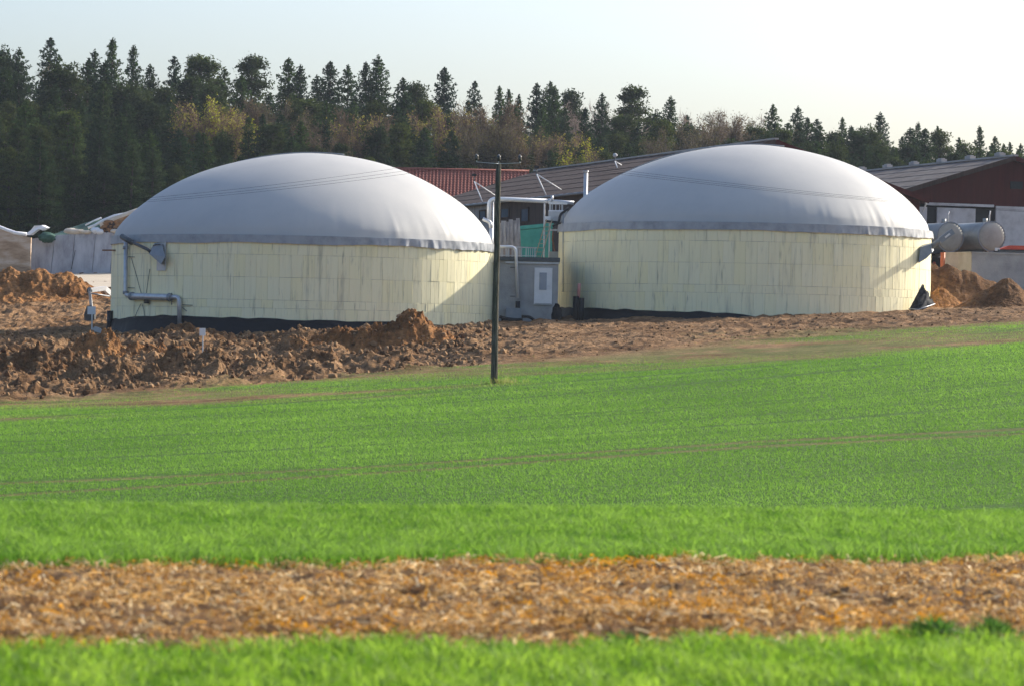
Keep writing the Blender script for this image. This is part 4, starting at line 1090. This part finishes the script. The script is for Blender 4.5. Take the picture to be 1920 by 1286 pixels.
# ------------------------------------------------------------------ power line
b0 = hit(926, 719, 90, 180); pY = b0[1]
pb = Vector((b0[0], pY, g1(*b0) - .4)); pt = P(935, 306, pY)
def pole(base, top, label):
    rt = thing('utility_pole', label, 'utility pole', tuple(base), 'power line poles')
    ps = [base.lerp(top, k / 10) for k in range(11)]
    ps = [q + Vector((.008 * math.sin(i * 1.3), .005 * math.cos(i * 2.1), 0)) for i, q in enumerate(ps)]
    MB().tube(ps, [.145 - .004 * i for i in range(11)], 14).build('post', 'wood_pole', rt, True)
    az = top.z - .02
    ca = MB()
    for s_ in (-1, 1):
        ca.tube([Vector((top.x, top.y - .13, az - .02)), Vector((top.x + s_ * .45, top.y - .13, az + .0)), Vector((top.x + s_ * .88, top.y - .13, az + .03))], .014, 6)
    ca.build('crossarm', 'galvanised', rt, True)
    tips = []
    for dx in (-.88, 0, .84):
        q = Vector((top.x + dx, top.y - (.13 if dx else 0), az + .03))
        MB().tube([q, q + UP * .10], .02, 6).build('pin', 'galvanised', rt)
        ins = MB().tube([q + UP * .06, q + UP * .12, q + UP * .20, q + UP * .25, q + UP * .30], [.07, .085, .065, .08, .04], 10).build('insulator', 'porcelain', rt, True)
        MB().tube([q + UP * .29, q + UP * .32], [.03, .015], 8).build('cap', 'white_paint', ins, True)
        tips.append(q + UP * .24)
    return tips
tips = pole(pb, pt, 'leaning dark wooden power pole standing in the green wheat')
gl = g1(-52, 195); gr_ = g1(52, 195)
tl = pole(Vector((-52, 195, gl - .3)), Vector((-52, 195, 8.9)), 'wooden power pole beyond the soil bank end of the line')
tr = pole(Vector((52, 195, gr_ - .3)), Vector((52, 195, 9.4)), 'wooden power pole beyond the concrete basin end of the line')
for k in range(3):
    for ends, sag, nm in ((tl, 1.6, 'stained wall'), (tr, .9, 'maroon barn')):
        A, B_ = tips[k], ends[k]
        pts = []
        for j in range(41):
            u_ = j / 40; q = A.lerp(B_, u_); q.z -= 4 * sag * u_ * (1 - u_); pts.append(q)
        o = MB().tube(pts, .005, 5).build('power_wire', 'wire', None); 
        tag(o, 'thin power wire hanging from the pole towards the ' + nm, 'wire', 'wires towards the ' + nm)

# ------------------------------------------------------------------ forest
def tri_soup(c, size, up_bias, rs, stretch=1.0):
    """one triangle at each centre: c (n,3), size (n,)"""
    n = len(c)
    d = rs.normal(size=(n, 3)); d[:, 2] += up_bias; d /= np.linalg.norm(d, axis=1)[:, None]
    e_ = rs.normal(size=(n, 3)); e_ -= d * (e_ * d).sum(1)[:, None]; e_ /= np.linalg.norm(e_, axis=1)[:, None]
    s = size[:, None]
    a = c - d * s * .5 * stretch - e_ * s * .42; b = c - d * s * .5 * stretch + e_ * s * .42; t_ = c + d * s * .75 * stretch
    V = np.stack([a, b, t_], 1).reshape(-1, 3)
    return V, np.arange(3 * n).reshape(n, 3)
def make_spruce(seed, H=20.0, Wd=3.6, droop=.25, gap=.0, shape=.55, colr=(.030, .050, .022)):
    rs = np.random.default_rng(seed); C = []; S = []; B = []
    z = H * .06
    lean = rs.uniform(-.02, .02, 2)
    ph_ = rs.uniform(0, 6.28)
    while z < H - .1:
        t_ = z / H
        L = Wd * (1 - t_) ** shape * (1 - .35 * max(0, .25 - t_) / .25) * (1 + .10 * math.sin(z * 1.7 + ph_)) + .05
        L = min(L, (H - z) * .62 + .10)
        nb = rs.integers(5, 8); a0 = rs.uniform(0, 6.28)
        for k in range(nb):
            if rs.random() < gap: continue
            a = a0 + k * 6.283 / nb + rs.uniform(-.35, .35); l = L * rs.uniform(.55, 1.22)
            n = max(4, int(l / .062)); s = rs.random(n) ** .7 * .95 + .05
            rise = .55 * max(0, (t_ - .7) / .3)
            dz = (rise - droop) * l * s + (.5 * droop) * l * s ** 3
            side = rs.normal(size=n) * .13 * l * (1.15 - s) ** .6
            x = np.cos(a) * l * s - np.sin(a) * side; y = np.sin(a) * l * s + np.cos(a) * side
            hang = rs.random(n) * (.10 + .32 * min(1, l / 2.5))
            C.append(np.stack([x + lean[0] * z, y + lean[1] * z, z + dz - hang], 1))
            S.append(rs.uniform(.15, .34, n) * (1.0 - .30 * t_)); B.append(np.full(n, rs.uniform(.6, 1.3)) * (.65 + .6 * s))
        z += rs.uniform(.22, .40) * (1.25 - .5 * t_)
    C.append(np.stack([np.full(16, lean[0] * H), np.full(16, lean[1] * H), H - np.linspace(0, 1.2, 16)], 1) + rs.normal(size=(16, 3)) * .03); S.append(np.full(16, .2)); B.append(np.full(16, 1.0))
    C = np.concatenate(C); S = np.concatenate(S); B = np.concatenate(B)
    V, F = tri_soup(C, S, -.35, rs, 1.6)
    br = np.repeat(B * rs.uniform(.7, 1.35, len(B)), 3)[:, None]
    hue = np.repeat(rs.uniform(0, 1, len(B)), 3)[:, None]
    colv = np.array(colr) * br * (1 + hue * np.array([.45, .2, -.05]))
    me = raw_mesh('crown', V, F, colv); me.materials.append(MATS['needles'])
    tk = MB().tube([(0, 0, -.4), (lean[0] * H * .5, lean[1] * H * .5, H * .5), (lean[0] * H, lean[1] * H, H * .98)], [.26, .17, .03], 7)
    tm = bpy.data.meshes.new('trunk'); tm.from_pydata([tuple(q) for q in tk.v], [], tk.f); tm.update(); tm.materials.append(MATS['bark'])
    return tm, me, H
def make_pine(seed, H=20.0, colr=(.046, .062, .024)):
    rs = np.random.default_rng(seed); C = []; S = []; B = []; limbs = MB()
    limbs.tube([(0, 0, -.4), (.2, .1, H * .5), (.1, .2, H * .95)], [.27, .19, .05], 7)
    for k in range(190):
        t_ = rs.uniform(.12, .97); z = H * t_
        L = min(3.4 * (1 - t_) ** .38 * (.6 + .4 * min(1, t_ * 3)), (H - z) * 1.0 + .1) * rs.uniform(.45, 1.1)
        a = rs.uniform(0, 6.28); tip = np.array([math.cos(a) * L, math.sin(a) * L, z + .15 * L])
        limbs.tube([(0.1, .1, z - .3), tuple(tip)], [.05, .015], 4)
        for q in range(2):
            c = tip * np.array([rs.uniform(.6, 1.0)] * 2 + [1]) + rs.normal(size=3) * .12
            n = rs.integers(26, 44)
            C.append(c + rs.normal(size=(n, 3)) * np.array([.36, .36, .24])); S.append(rs.uniform(.13, .28, n)); B.append(np.full(n, rs.uniform(.55, 1.35)))
    n = 14; C.append(np.array([.1, .2, H - .9]) + rs.normal(size=(n * 3, 3)) * np.array([.15, .15, .45])); S.append(np.full(n * 3, .2)); B.append(np.full(n * 3, 1.0))
    C = np.concatenate(C); S = np.concatenate(S); B = np.concatenate(B)
    V, F = tri_soup(C, S, .5, rs, 1.3)
    br = np.repeat(B * rs.uniform(.7, 1.35, len(B)), 3)[:, None]; hue = np.repeat(rs.uniform(0, 1, len(B)), 3)[:, None]
    me = raw_mesh('crown', V, F, np.array(colr) * br * (1 + hue * np.array([.45, .2, 0]))); me.materials.append(MATS['needles'])
    tm = bpy.data.meshes.new('trunk'); tm.from_pydata([tuple(q) for q in limbs.v], [], limbs.f); tm.update(); tm.materials.append(MATS['bark'])
    return tm, me, H
def make_broad(seed, H=16.0, leaf=(.22, .22, .03), twig=(.16, .10, .075), nleaf=2500, spread=3.6):
    rs = np.random.default_rng(seed); limbs = MB(); tips = []
    limbs.tube([(0, 0, -.4), (.1, 0, H * .3), (.2, .1, H * .62)], [.26, .18, .07], 7)
    for k in range(26):
        a = rs.uniform(0, 6.28); z = H * rs.uniform(.22, .6); L = spread * rs.uniform(.5, 1)
        q = np.array([math.cos(a) * L, math.sin(a) * L, min(H * .97, z + H * rs.uniform(.15, .42))])
        m_ = np.array([q[0] * .45, q[1] * .45, z + (q[2] - z) * .35])
        limbs.tube([(0.1, 0, z), tuple(m_), tuple(q)], [.09, .06, .02], 5); tips += [m_ + (q - m_) * s for s in np.linspace(.15, 1, 7)]
    tips = np.array(tips); n = 5200
    o = tips[rs.integers(0, len(tips), n)] + rs.normal(size=(n, 3)) * .25
    d = rs.normal(size=(n, 3)) * .6 + o * np.array([.12, .12, 0]) + np.array([0, 0, .7]); d /= np.linalg.norm(d, axis=1)[:, None]
    e_ = np.cross(d, rs.normal(size=(n, 3))); e_ /= np.linalg.norm(e_, axis=1)[:, None]
    L = rs.uniform(.4, 1.3, n)[:, None]; w_ = rs.uniform(.014, .032, n)[:, None]
    V1 = np.stack([o - e_ * w_, o + e_ * w_, o + d * L], 1).reshape(-1, 3); C1 = np.repeat(np.array(twig) * rs.uniform(.6, 1.5, n)[:, None], 3, 0)
    k = rs.integers(0, n, nleaf); c = o[k] + d[k] * L[k] * rs.uniform(.3, 1.05, nleaf)[:, None] + rs.normal(size=(nleaf, 3)) * .07
    V2, F2 = tri_soup(c, rs.uniform(.10, .24, nleaf), .2, rs); C2 = np.repeat(np.array(leaf) * rs.uniform(.6, 1.4, nleaf)[:, None], 3, 0)
    V = np.concatenate([V1, V2]); F = np.concatenate([np.arange(3 * n).reshape(n, 3), F2 + 3 * n])
    me = raw_mesh('crown', V, F, np.concatenate([C1, C2])); me.materials.append(MATS['twig_leaf'])
    tm = bpy.data.meshes.new('trunk'); tm.from_pydata([tuple(q) for q in limbs.v], [], limbs.f); tm.update(); tm.materials.append(MATS['bark'])
    return tm, me, H
SPR = [make_spruce(100, Wd=3.5), make_spruce(101, Wd=3.9, droop=.32), make_spruce(102, Wd=2.9, droop=.28, shape=.6), make_spruce(103, Wd=3.8, droop=.12, gap=.25, shape=.5),
       make_spruce(104, Wd=4.2, droop=.36, shape=.5, gap=.12), make_spruce(105, Wd=3.3, droop=.18, gap=.32, shape=.55, colr=(.036, .054, .028)), make_spruce(106, Wd=3.6, droop=.42, shape=.5, colr=(.028, .047, .024))]
PIN = [make_pine(200), make_pine(201, colr=(.052, .066, .024)), make_pine(202)]
BRO = {'yellow': [make_broad(300, leaf=(.34, .35, .04), nleaf=8000), make_broad(301, leaf=(.24, .22, .05), nleaf=4200)],
       'brown': [make_broad(310, leaf=(.12, .085, .045), twig=(.095, .068, .050), nleaf=3000), make_broad(311, leaf=(.115, .10, .042), twig=(.085, .068, .048), nleaf=2600)],
       'bare': [make_broad(320, leaf=(.2, .17, .12), twig=(.20, .16, .14), nleaf=300)]}
LAB = {'spruce': ('spruce_tree', 'dark green spruce in the forest behind the farm', 'tree', 'spruces of the forest'),
       'tip': ('spruce_tree', 'tall dark spruce whose top stands out against the sky', 'tree', 'spruces on the forest skyline'),
       'pine': ('pine_tree', 'mid green round crowned pine in the forest behind the farm', 'tree', 'pines of the forest'),
       'yellow': ('broadleaf_tree', 'broadleaf tree with fresh yellow green leaves among dark conifers', 'tree', 'yellow green broadleaf trees'),
       'brown': ('broadleaf_tree', 'reddish brown budding broadleaf tree among dark conifers', 'tree', 'brown budding broadleaf trees'),
       'bare': ('broadleaf_tree', 'pale leafless broadleaf tree showing between spruce tops', 'tree', 'bare broadleaf trees')}
def behind(px):
    for lim, w_ in ((213, 'silage heap'), (760, 'tank with the pipe elbow'), (985, 'red tiled house'), (1640, 'long brown barn')):
        if px < lim: return w_
    return 'maroon barn'
def tree(kind, px, ptop, Y, wide=1.0, minh=7.0):
    key = kind
    tm, me, H0 = random.choice(SPR if kind in ('spruce', 'tip') else PIN if kind == 'pine' else BRO[kind])
    top = P(px, ptop, Y); g_ = float(base_z(top.x, Y)); h = max(minh, top.z - g_)
    nm, lab, cat, grp = LAB[key]
    if kind in ('spruce', 'pine'):
        row = 'at the forest edge' if Y < 338 else 'in the middle forest' if Y < 365 else 'deep in the forest'
        lab = ('dark green spruce ' if kind == 'spruce' else 'round crowned pine ') + row + ' behind the ' + behind(px)
    else:
        lab = {'tip': 'tall dark spruce with its top against the sky, behind the ', 'yellow': 'broadleaf tree in fresh yellow green leaf, behind the ', 'brown': 'brown budding broadleaf tree among conifers, behind the ', 'bare': 'pale leafless tree between spruce tops, behind the '}[kind] + behind(px)
    grp = grp + ' behind the ' + behind(px) + ((' ' + row) if kind in ('spruce', 'pine') else '')
    rt = thing(nm, lab, cat, (top.x, Y, g_ - .1), grp, random.uniform(0, 6.28))
    s = h / H0; sw = s * wide * random.uniform(.9, 1.12)
    if kind in ('spruce', 'tip'): sw = max(sw, .62 * wide)
    rt.scale = (sw, sw, s)
    for n_, m_ in (('trunk', tm), ('crown', me)):
        o = bpy.data.objects.new(n_, m_); col.objects.link(o); o.parent = rt
SKY = [(-40, 90, 'tip'), (2, 84, 'pine'), (40, 88, 'tip'), (88, 70, 'tip'), (140, 110, 'bare'), (178, 92, 'tip'), (207, 70, 'tip'), (246, 84, 'tip'), (286, 120, 'tip'), (326, 105, 'tip'), (354, 104, 'tip'), (379, 104, 'pine'), (424, 128, 'tip'), (452, 140, 'tip'),
       (474, 104, 'pine'), (541, 108, 'tip'), (565, 118, 'tip'), (600, 138, 'tip'), (622, 115, 'tip'), (657, 120, 'tip'), (693, 115, 'tip'), (718, 101, 'tip'), (752, 145, 'tip'), (782, 152, 'pine'), (836, 126, 'tip'), (886, 151, 'tip'), (937, 160, 'tip'),
       (957, 167, 'tip'), (972, 176, 'tip'), (1010, 155, 'tip'), (1028, 152, 'tip'), (1044, 162, 'tip'), (1072, 166, 'pine'), (1125, 172, 'tip'), (1105, 180, 'bare'), (1150, 182, 'bare'), (1187, 161, 'pine'), (1252, 178, 'tip'), (1228, 205, 'pine'), (1283, 215, 'spruce'), (1318, 212, 'brown'), (1345, 215, 'brown'), (1380, 212, 'brown'), (1412, 220, 'brown'), (1330, 200, 'bare'), (1390, 200, 'bare'),
       (1446, 194, 'tip'), (1498, 198, 'tip'), (1532, 222, 'spruce'), (1560, 235, 'bare'), (1580, 219, 'tip'), (1605, 240, 'bare'), (1640, 245, 'spruce'), (1657, 208, 'tip'), (1690, 255, 'spruce'), (1725, 228, 'tip'), (1760, 236, 'tip'), (1800, 257, 'tip'), (1840, 235, 'tip'), (1870, 255, 'tip'), (1896, 266, 'tip'), (1915, 268, 'tip'), (1950, 262, 'tip')]
xs_ = np.array([s[0] for s in SKY if s[2] != 'bare'], float); ys_ = np.array([s[1] for s in SKY if s[2] != 'bare'], float)
od = np.argsort(xs_); xs_, ys_ = xs_[od], ys_[od]
ker = lambda x: float(np.sum(ys_ * np.exp(-((xs_ - x) / 60) ** 2)) / np.sum(np.exp(-((xs_ - x) / 60) ** 2)))
for px, py, kd in SKY:
    tree(kd, px, py, random.uniform(388, 412), {'tip': .95, 'bare': 1.1}.get(kd, 1.1))
for rI, (Y, off, step) in enumerate(((374, 52, 40), (358, 88, 44), (344, 120, 48), (331, 150, 50), (319, 190, 52))):
    px = -90 + random.uniform(0, 30)
    while px < 2010:
        sk = ker(px); o_ = off * (1.0 if px < 900 else max(.45, 1 - (px - 900) / 1200)) + random.uniform(-24, 24)
        kd = random.choices(['spruce', 'pine'], [.62, .38])[0]
        yt = sk + o_
        if rI >= 3 and 760 < px < 1000: yt = max(yt, 285)
        tree(kd, px, yt, Y + random.uniform(-5, 5), random.uniform(1.05, 1.3), 6.5)
        px += step * random.uniform(.75, 1.25) * (1 if px < 1350 else .72)
for px, py, Y, kd in ((372, 172, 351, 'yellow'), (405, 176, 350, 'yellow'), (428, 183, 351, 'yellow'), (482, 190, 366, 'brown'), (515, 185, 367, 'brown'), (545, 192, 366, 'brown'), (668, 196, 350, 'yellow'), (690, 208, 350, 'brown'), (835, 186, 366, 'yellow'), (868, 184, 365, 'yellow'), (905, 190, 352, 'brown'),
        (945, 200, 352, 'brown'), (980, 228, 350, 'brown'), (915, 205, 337, 'brown'), (1010, 238, 350, 'yellow'), (1050, 232, 350, 'yellow'), (1090, 265, 335, 'yellow'), (1000, 255, 337, 'brown'), (1310, 225, 366, 'brown'), (1355, 222, 366, 'brown'), (1420, 232, 366, 'brown'), (1265, 232, 350, 'brown'), (1450, 240, 366, 'brown'), (620, 240, 335, 'brown'), (1110, 285, 325, 'brown')):
    tree(kd, px, py, Y, 1.0)

# ------------------------------------------------------------------ crops
def blades(xy, hgt, wid, rs, cols, lean=.35, seg=1, zoff=0.0):
    """one bent blade per point; seg 1 = a triangle, 2 = quad + tip"""
    n = len(xy); z = gz(xy[:, 0], xy[:, 1]) + zoff
    a = rs.uniform(0, 6.283, n); la = rs.uniform(0, 6.283, n)
    ex = np.stack([np.cos(a), np.sin(a), 0 * a], 1) * wid[:, None] * .5
    ld = np.stack([np.cos(la), np.sin(la), 0 * a], 1) * (hgt * lean * rs.uniform(.2, 1.6, n))[:, None]
    o = np.column_stack([xy, z - .01]); up = np.zeros((n, 3)); up[:, 2] = hgt
    if seg == 1:
        V = np.stack([o - ex, o + ex, o + up + ld], 1).reshape(-1, 3); F = np.arange(3 * n).reshape(n, 3); k = 3
    else:
        m_ = o + up * .62 + ld * .35
        V = np.stack([o - ex, o + ex, m_ - ex * .85, m_ + ex * .85, o + up * .93 + ld], 1).reshape(-1, 3)
        i = np.arange(n)[:, None] * 5
        F = np.concatenate([i + np.array([[0, 1, 3]]), i + np.array([[0, 3, 2]]), i + np.array([[2, 3, 4]])]); k = 5
    return V, F, np.repeat(cols, k, 0)
def mixcol(a, b, t_): return np.array(a) + (np.array(b) - np.array(a)) * t_[:, None]
# far wheat: drilled rows across the slope with two wheel tracks
rs = np.random.default_rng(5)
N = 720000
y = 66 + (180 - 66) * rs.random(N) ** 1.25; x = (rs.random(N) * 2 - 1) * (.148 * y + 3.5)
rowdir = float((trackA[-2][1] - trackA[1][1]) / (trackA[-2][0] - trackA[1][0]))
yr = y - rowdir * x
y = y + (np.round(yr / .15) * .15 + rs.normal(size=N) * .018 - yr)          # snap on the drill rows
keep = (y < field_edge(x) + 9)
e_ = y - field_edge(x)
thin = sstep(-17, 7.0, e_ + 20 * fbm(x * .09, y * .22, 3, 4))
keep &= rs.random(N) > np.maximum(thin * .96, sstep(0, 8, e_) * .97)
for tr_ in (trackA, trackB):
    tr_ = np.array(tr_); d = np.abs(y - np.interp(x, tr_[:, 0], tr_[:, 1]))
    keep &= (d > .48 + .25 * vn(x * .8, y * 0, 61)) | (rs.random(N) < .16)
x, y, thin = x[keep], y[keep], thin[keep]
band = fbm((y - rowdir * x) * .55, x * .035, 15, 4)
pat = fbm(x * .15, y * .06, 19, 4)
line = np.abs(vn((y - rowdir * x) * .42, x * .02, 25)) ; line = sstep(.045, .012, line)      # thin dark drill misses
t_ = np.clip(.5 + band * .35 + pat * .5 - line * .5 + rs.normal(size=len(x)) * .14, 0, 1)
cw = mixcol((.095, .20, .032), (.195, .335, .068), t_)
cw = cw * (1 - thin[:, None] * .5) + np.array([.30, .25, .10]) * thin[:, None] * .5
hg = rs.uniform(.04, .085, len(x)) * (.75 + .5 * t_) * (1 - .5 * thin) * (1 - .55 * line); wd = rs.uniform(.018, .036, len(x)) * (y / 100)
V, F, C = blades(np.column_stack([x, y]), hg, wd, rs, cw, 1.0)
o = link('wheat_crop', raw_mesh('wheat_crop', V, F, C), 'blade'); tag(o, 'young green wheat in drilled rows on the slope below the tanks', 'wheat', kind='stuff')
# near grass strips
def strip(n, y0, y1, fn, name, label, hgt=(.10, .2), seed=1, c0=(.07, .165, .022), c1=(.23, .365, .075)):
    rs = np.random.default_rng(seed)
    y = rs.uniform(y0, y1, n); x = (rs.random(n) * 2 - 1) * (.148 * y + 1.2)
    k = fn(x, y, rs); x, y = x[k], y[k]
    cl = fbm(x * 3, y * 2, seed, 3)
    t_ = np.clip(.45 + cl * .8 + rs.normal(size=len(x)) * .22, 0, 1)
    V, F, C = blades(np.column_stack([x, y]), rs.uniform(*hgt, len(x)) * (.8 + .5 * t_) * (1 + .9 * np.exp(-np.abs(y - straw_far(x)) / .25)), rs.uniform(.007, .014, len(x)), rs, mixcol(c0, c1, t_), 1.0, 2)  # extra height along the far straw edge is added to shade that border
    o = link(name, raw_mesh(name, V, F, C), 'blade'); tag(o, label, 'grass', kind='stuff')
strip(230000, 24, 42.5, lambda x, y, r: (y > straw_far(x) + r.normal(size=len(x)) * .12) & (y < 42 + .27 * x), 'grass_strip', 'bright green young grain beyond the straw strip', (.06, .12), 3)
strip(90000, 12.5, 24, lambda x, y, r: (y < straw_near(x) + r.normal(size=len(x)) * .12), 'grass_verge', 'blurred green grass in front of the straw strip', (.06, .12), 4, (.10, .21, .025), (.28, .41, .075))
# denser dark weeds along the strip borders
rs = np.random.default_rng(9)
def weed(px, py, r, h, n, label):
    a, b = ray(px, py); ys = np.arange(14, 40, .02); k = np.argmax(EYE + b * ys - base_z(a * ys, ys) < 0); Y = ys[k]; X = a * Y
    xy = np.column_stack([X + rs.normal(size=n) * r, Y + rs.normal(size=n) * r * .7])
    d = np.hypot(xy[:, 0] - X, xy[:, 1] - Y) / r
    V, F, C = blades(xy, h * np.clip(1.3 - .45 * d, .3, 2) * rs.uniform(.6, 1.1, n), rs.uniform(.010, .02, n), rs, mixcol((.035, .09, .018), (.11, .21, .05), rs.random(n)), .6, 2)
    z0 = g1(X, Y); V = V - np.array([X, Y, z0])
    o = link('weed_tuft', raw_mesh('weed_tuft', V, F, C), 'blade', None, (X, Y, z0)); tag(o, label, 'weed tuft', 'dark weed tufts at the straw edge', 'stuff')
def pole_grass():
    X, Y = pb.x + .35, pb.y - .15; n = 260
    xy = np.column_stack([X + rs.normal(size=n) * .42, Y + rs.normal(size=n) * .3])
    V, F, C = blades(xy, rs.uniform(.10, .42, n) ** 1.2, rs.uniform(.010, .022, n), rs, mixcol((.10, .17, .03), (.34, .31, .13), rs.random(n)), .5, 2)
    z0 = g1(X, Y); V = V - np.array([X, Y, z0])
    o = link('grass_tuft', raw_mesh('grass_tuft', V, F, C), 'blade', None, (X, Y, z0)); tag(o, 'tuft of taller half dry grass at the foot of the power pole', 'grass tuft', None, 'stuff')
pole_grass()
weed(1750, 1198, .12, .15, 420, 'larger dark green weed tuft at the edge of the straw')
weed(1862, 1198, .09, .13, 300, 'smaller dark green weed tuft at the edge of the straw')
weed(1170, 1206, .10, .07, 160, 'low dark green weed tuft beside the straw, alone')
# chopped straw and maize leaves
rs = np.random.default_rng(21); n = 100000
y = rs.uniform(16.5, 33, n); x = (rs.random(n) * 2 - 1) * (.148 * y + 1.2)
k = (y > straw_near(x) - .15 + rs.normal(size=n) * .1) & (y < straw_far(x) + .15 + rs.normal(size=n) * .1); x, y = x[k], y[k]; n = len(x)
a = rs.uniform(0, 6.283, n); L = .025 + .16 * rs.random(n) ** 2.2; wd = rs.uniform(.004, .016, n); tilt = rs.normal(size=n) * .28
d = np.stack([np.cos(a) * np.cos(tilt), np.sin(a) * np.cos(tilt), np.sin(tilt)], 1); s_ = np.stack([-np.sin(a), np.cos(a), rs.normal(size=n) * .6], 1)
s_ /= np.linalg.norm(s_, axis=1)[:, None]
o_ = np.column_stack([x, y, gz(x, y) + np.abs(rs.normal(size=n)) * .022 + .006])
hl = (L / 2)[:, None]; hw_ = (wd / 2)[:, None]; bend = np.zeros((n, 3)); bend[:, 2] = rs.uniform(0, .03, n)
V = np.stack([o_ - d * hl - s_ * hw_, o_ - d * hl + s_ * hw_, o_ + bend + s_ * hw_, o_ + bend - s_ * hw_, o_ + d * hl + s_ * hw_ * .5, o_ + d * hl - s_ * hw_ * .5], 1).reshape(-1, 3)
i = np.arange(n)[:, None] * 6
F = np.concatenate([i + np.array([[0, 1, 2, 3]]), i + np.array([[3, 2, 4, 5]])])
pal = np.array([(.52, .33, .14), (.70, .50, .25), (.40, .21, .065), (.60, .29, .035), (.20, .105, .042), (.84, .70, .45)])
dens = fbm(x * 1.6, y * 1.0, 39, 4); kk = rs.random(n) < np.clip(.75 + dens * 1.1, .15, 1)
x, y = x[kk], y[kk]; V = V.reshape(n, 6, 3)[kk].reshape(-1, 3); n = len(x); i = np.arange(n)[:, None] * 6
F = np.concatenate([i + np.array([[0, 1, 2, 3]]), i + np.array([[3, 2, 4, 5]])])
patch = fbm(x * .9, y * .9, 33, 4); stripe = fbm(x * .2, (y - .4 * x) * 1.1, 35, 3)
pi = rs.choice(6, n, p=[.31, .26, .17, .06, .12, .08]); pi = np.where((patch > .24) & (rs.random(n) < .5), 3, pi); pi = np.where((stripe < -.25) & (rs.random(n) < .55), 4, pi)
C = np.repeat(pal[pi] * rs.uniform(.7, 1.25, n)[:, None], 6, 0)
o = link('chopped_straw', raw_mesh('chopped_straw', V, F, C), 'straw'); tag(o, 'strip of brown chopped maize straw between two green strips', 'straw', kind='stuff')
# ------------------------------------------------------------------ air
me = bpy.data.meshes.new('haze')
hb = MB().box((0, 1950, 18), (3400, 4200, 46))
me.from_pydata([tuple(q) for q in hb.v], [], hb.f); me.update()
hm = bpy.data.materials.new('haze'); hm.use_nodes = True; ht = hm.node_tree; ht.nodes.clear()
ho = ht.nodes.new('ShaderNodeOutputMaterial'); hv = ht.nodes.new('ShaderNodeVolumePrincipled')
hv.inputs['Color'].default_value = (.74, .85, 1.0, 1); hv.inputs['Density'].default_value = .00008; hv.inputs['Anisotropy'].default_value = .3
ht.links.new(hv.outputs[0], ho.inputs['Volume']); MATS['haze'] = hm
o = link('haze', me, 'haze'); tag(o, 'thin pale haze in the air over the fields', 'haze', kind='stuff')
# ------------------------------------------------------------------ loose clods on the dug ground
rs = np.random.default_rng(77); n = 24000
x = rs.uniform(-30, 30, n); y = rs.uniform(138, 194, n)
e_ = y - field_edge(x)
pr = np.where(x < -1, 1.0, .25) * sstep(3, 10, e_)
k = rs.random(n) < pr; x, y = x[k], y[k]
inA = np.hypot(x + 12.1, y - 200) < 12.2; inB = np.hypot(x - 13.7, y - 206.6) < 12.2
k = ~(inA | inB); x, y = x[k], y[k]; n = len(x)
ico = np.array([(0, 0, 1), (.89, 0, .45), (.28, .85, .45), (-.72, .53, .45), (-.72, -.53, .45), (.28, -.85, .45), (.72, .53, -.45), (-.28, .85, -.45), (-.89, 0, -.45), (-.28, -.85, -.45), (.72, -.53, -.45), (0, 0, -1)])
icf = np.array([(0, 1, 2), (0, 2, 3), (0, 3, 4), (0, 4, 5), (0, 5, 1), (1, 6, 2), (2, 7, 3), (3, 8, 4), (4, 9, 5), (5, 10, 1), (2, 6, 7), (3, 7, 8), (4, 8, 9), (5, 9, 10), (1, 10, 6), (6, 11, 7), (7, 11, 8), (8, 11, 9), (9, 11, 10), (10, 11, 6)])
sz = (.03 + .15 * rs.random(n) ** 3.5) * np.where(x < 0, 1, .45)
V = ico[None] * (1 + rs.uniform(-.3, .3, (n, 12, 1))) * (sz[:, None, None] * rs.uniform(.7, 1.3, (n, 1, 3)))
zz = gz(x, y)
for hs in HEAPS:
    zh_, rr_ = hs(x, y); zz = np.where(rr_ < .97, np.maximum(zz, zh_), zz)
V = V + np.column_stack([x, y, zz + sz * .3])[:, None, :]
F = icf[None] + np.arange(n)[:, None, None] * 12
C = np.repeat(mixcol((.09, .045, .02), (.33, .205, .105), rs.random(n)), 12, 0)
m, t, b = nmat('clod'); a_ = nd(t, 'ShaderNodeAttribute'); a_.attribute_name = 'Col'; t.links.new(a_.outputs[0], b.inputs['Base Color']); b.inputs['Roughness'].default_value = .95; b.inputs['Specular IOR Level'].default_value = .1
o = link('soil_clods', raw_mesh('soil_clods', V.reshape(-1, 3), F.reshape(-1, 3), C), 'clod'); tag(o, 'loose brown soil clods strewn over the dug ground', 'soil clods', kind='stuff')
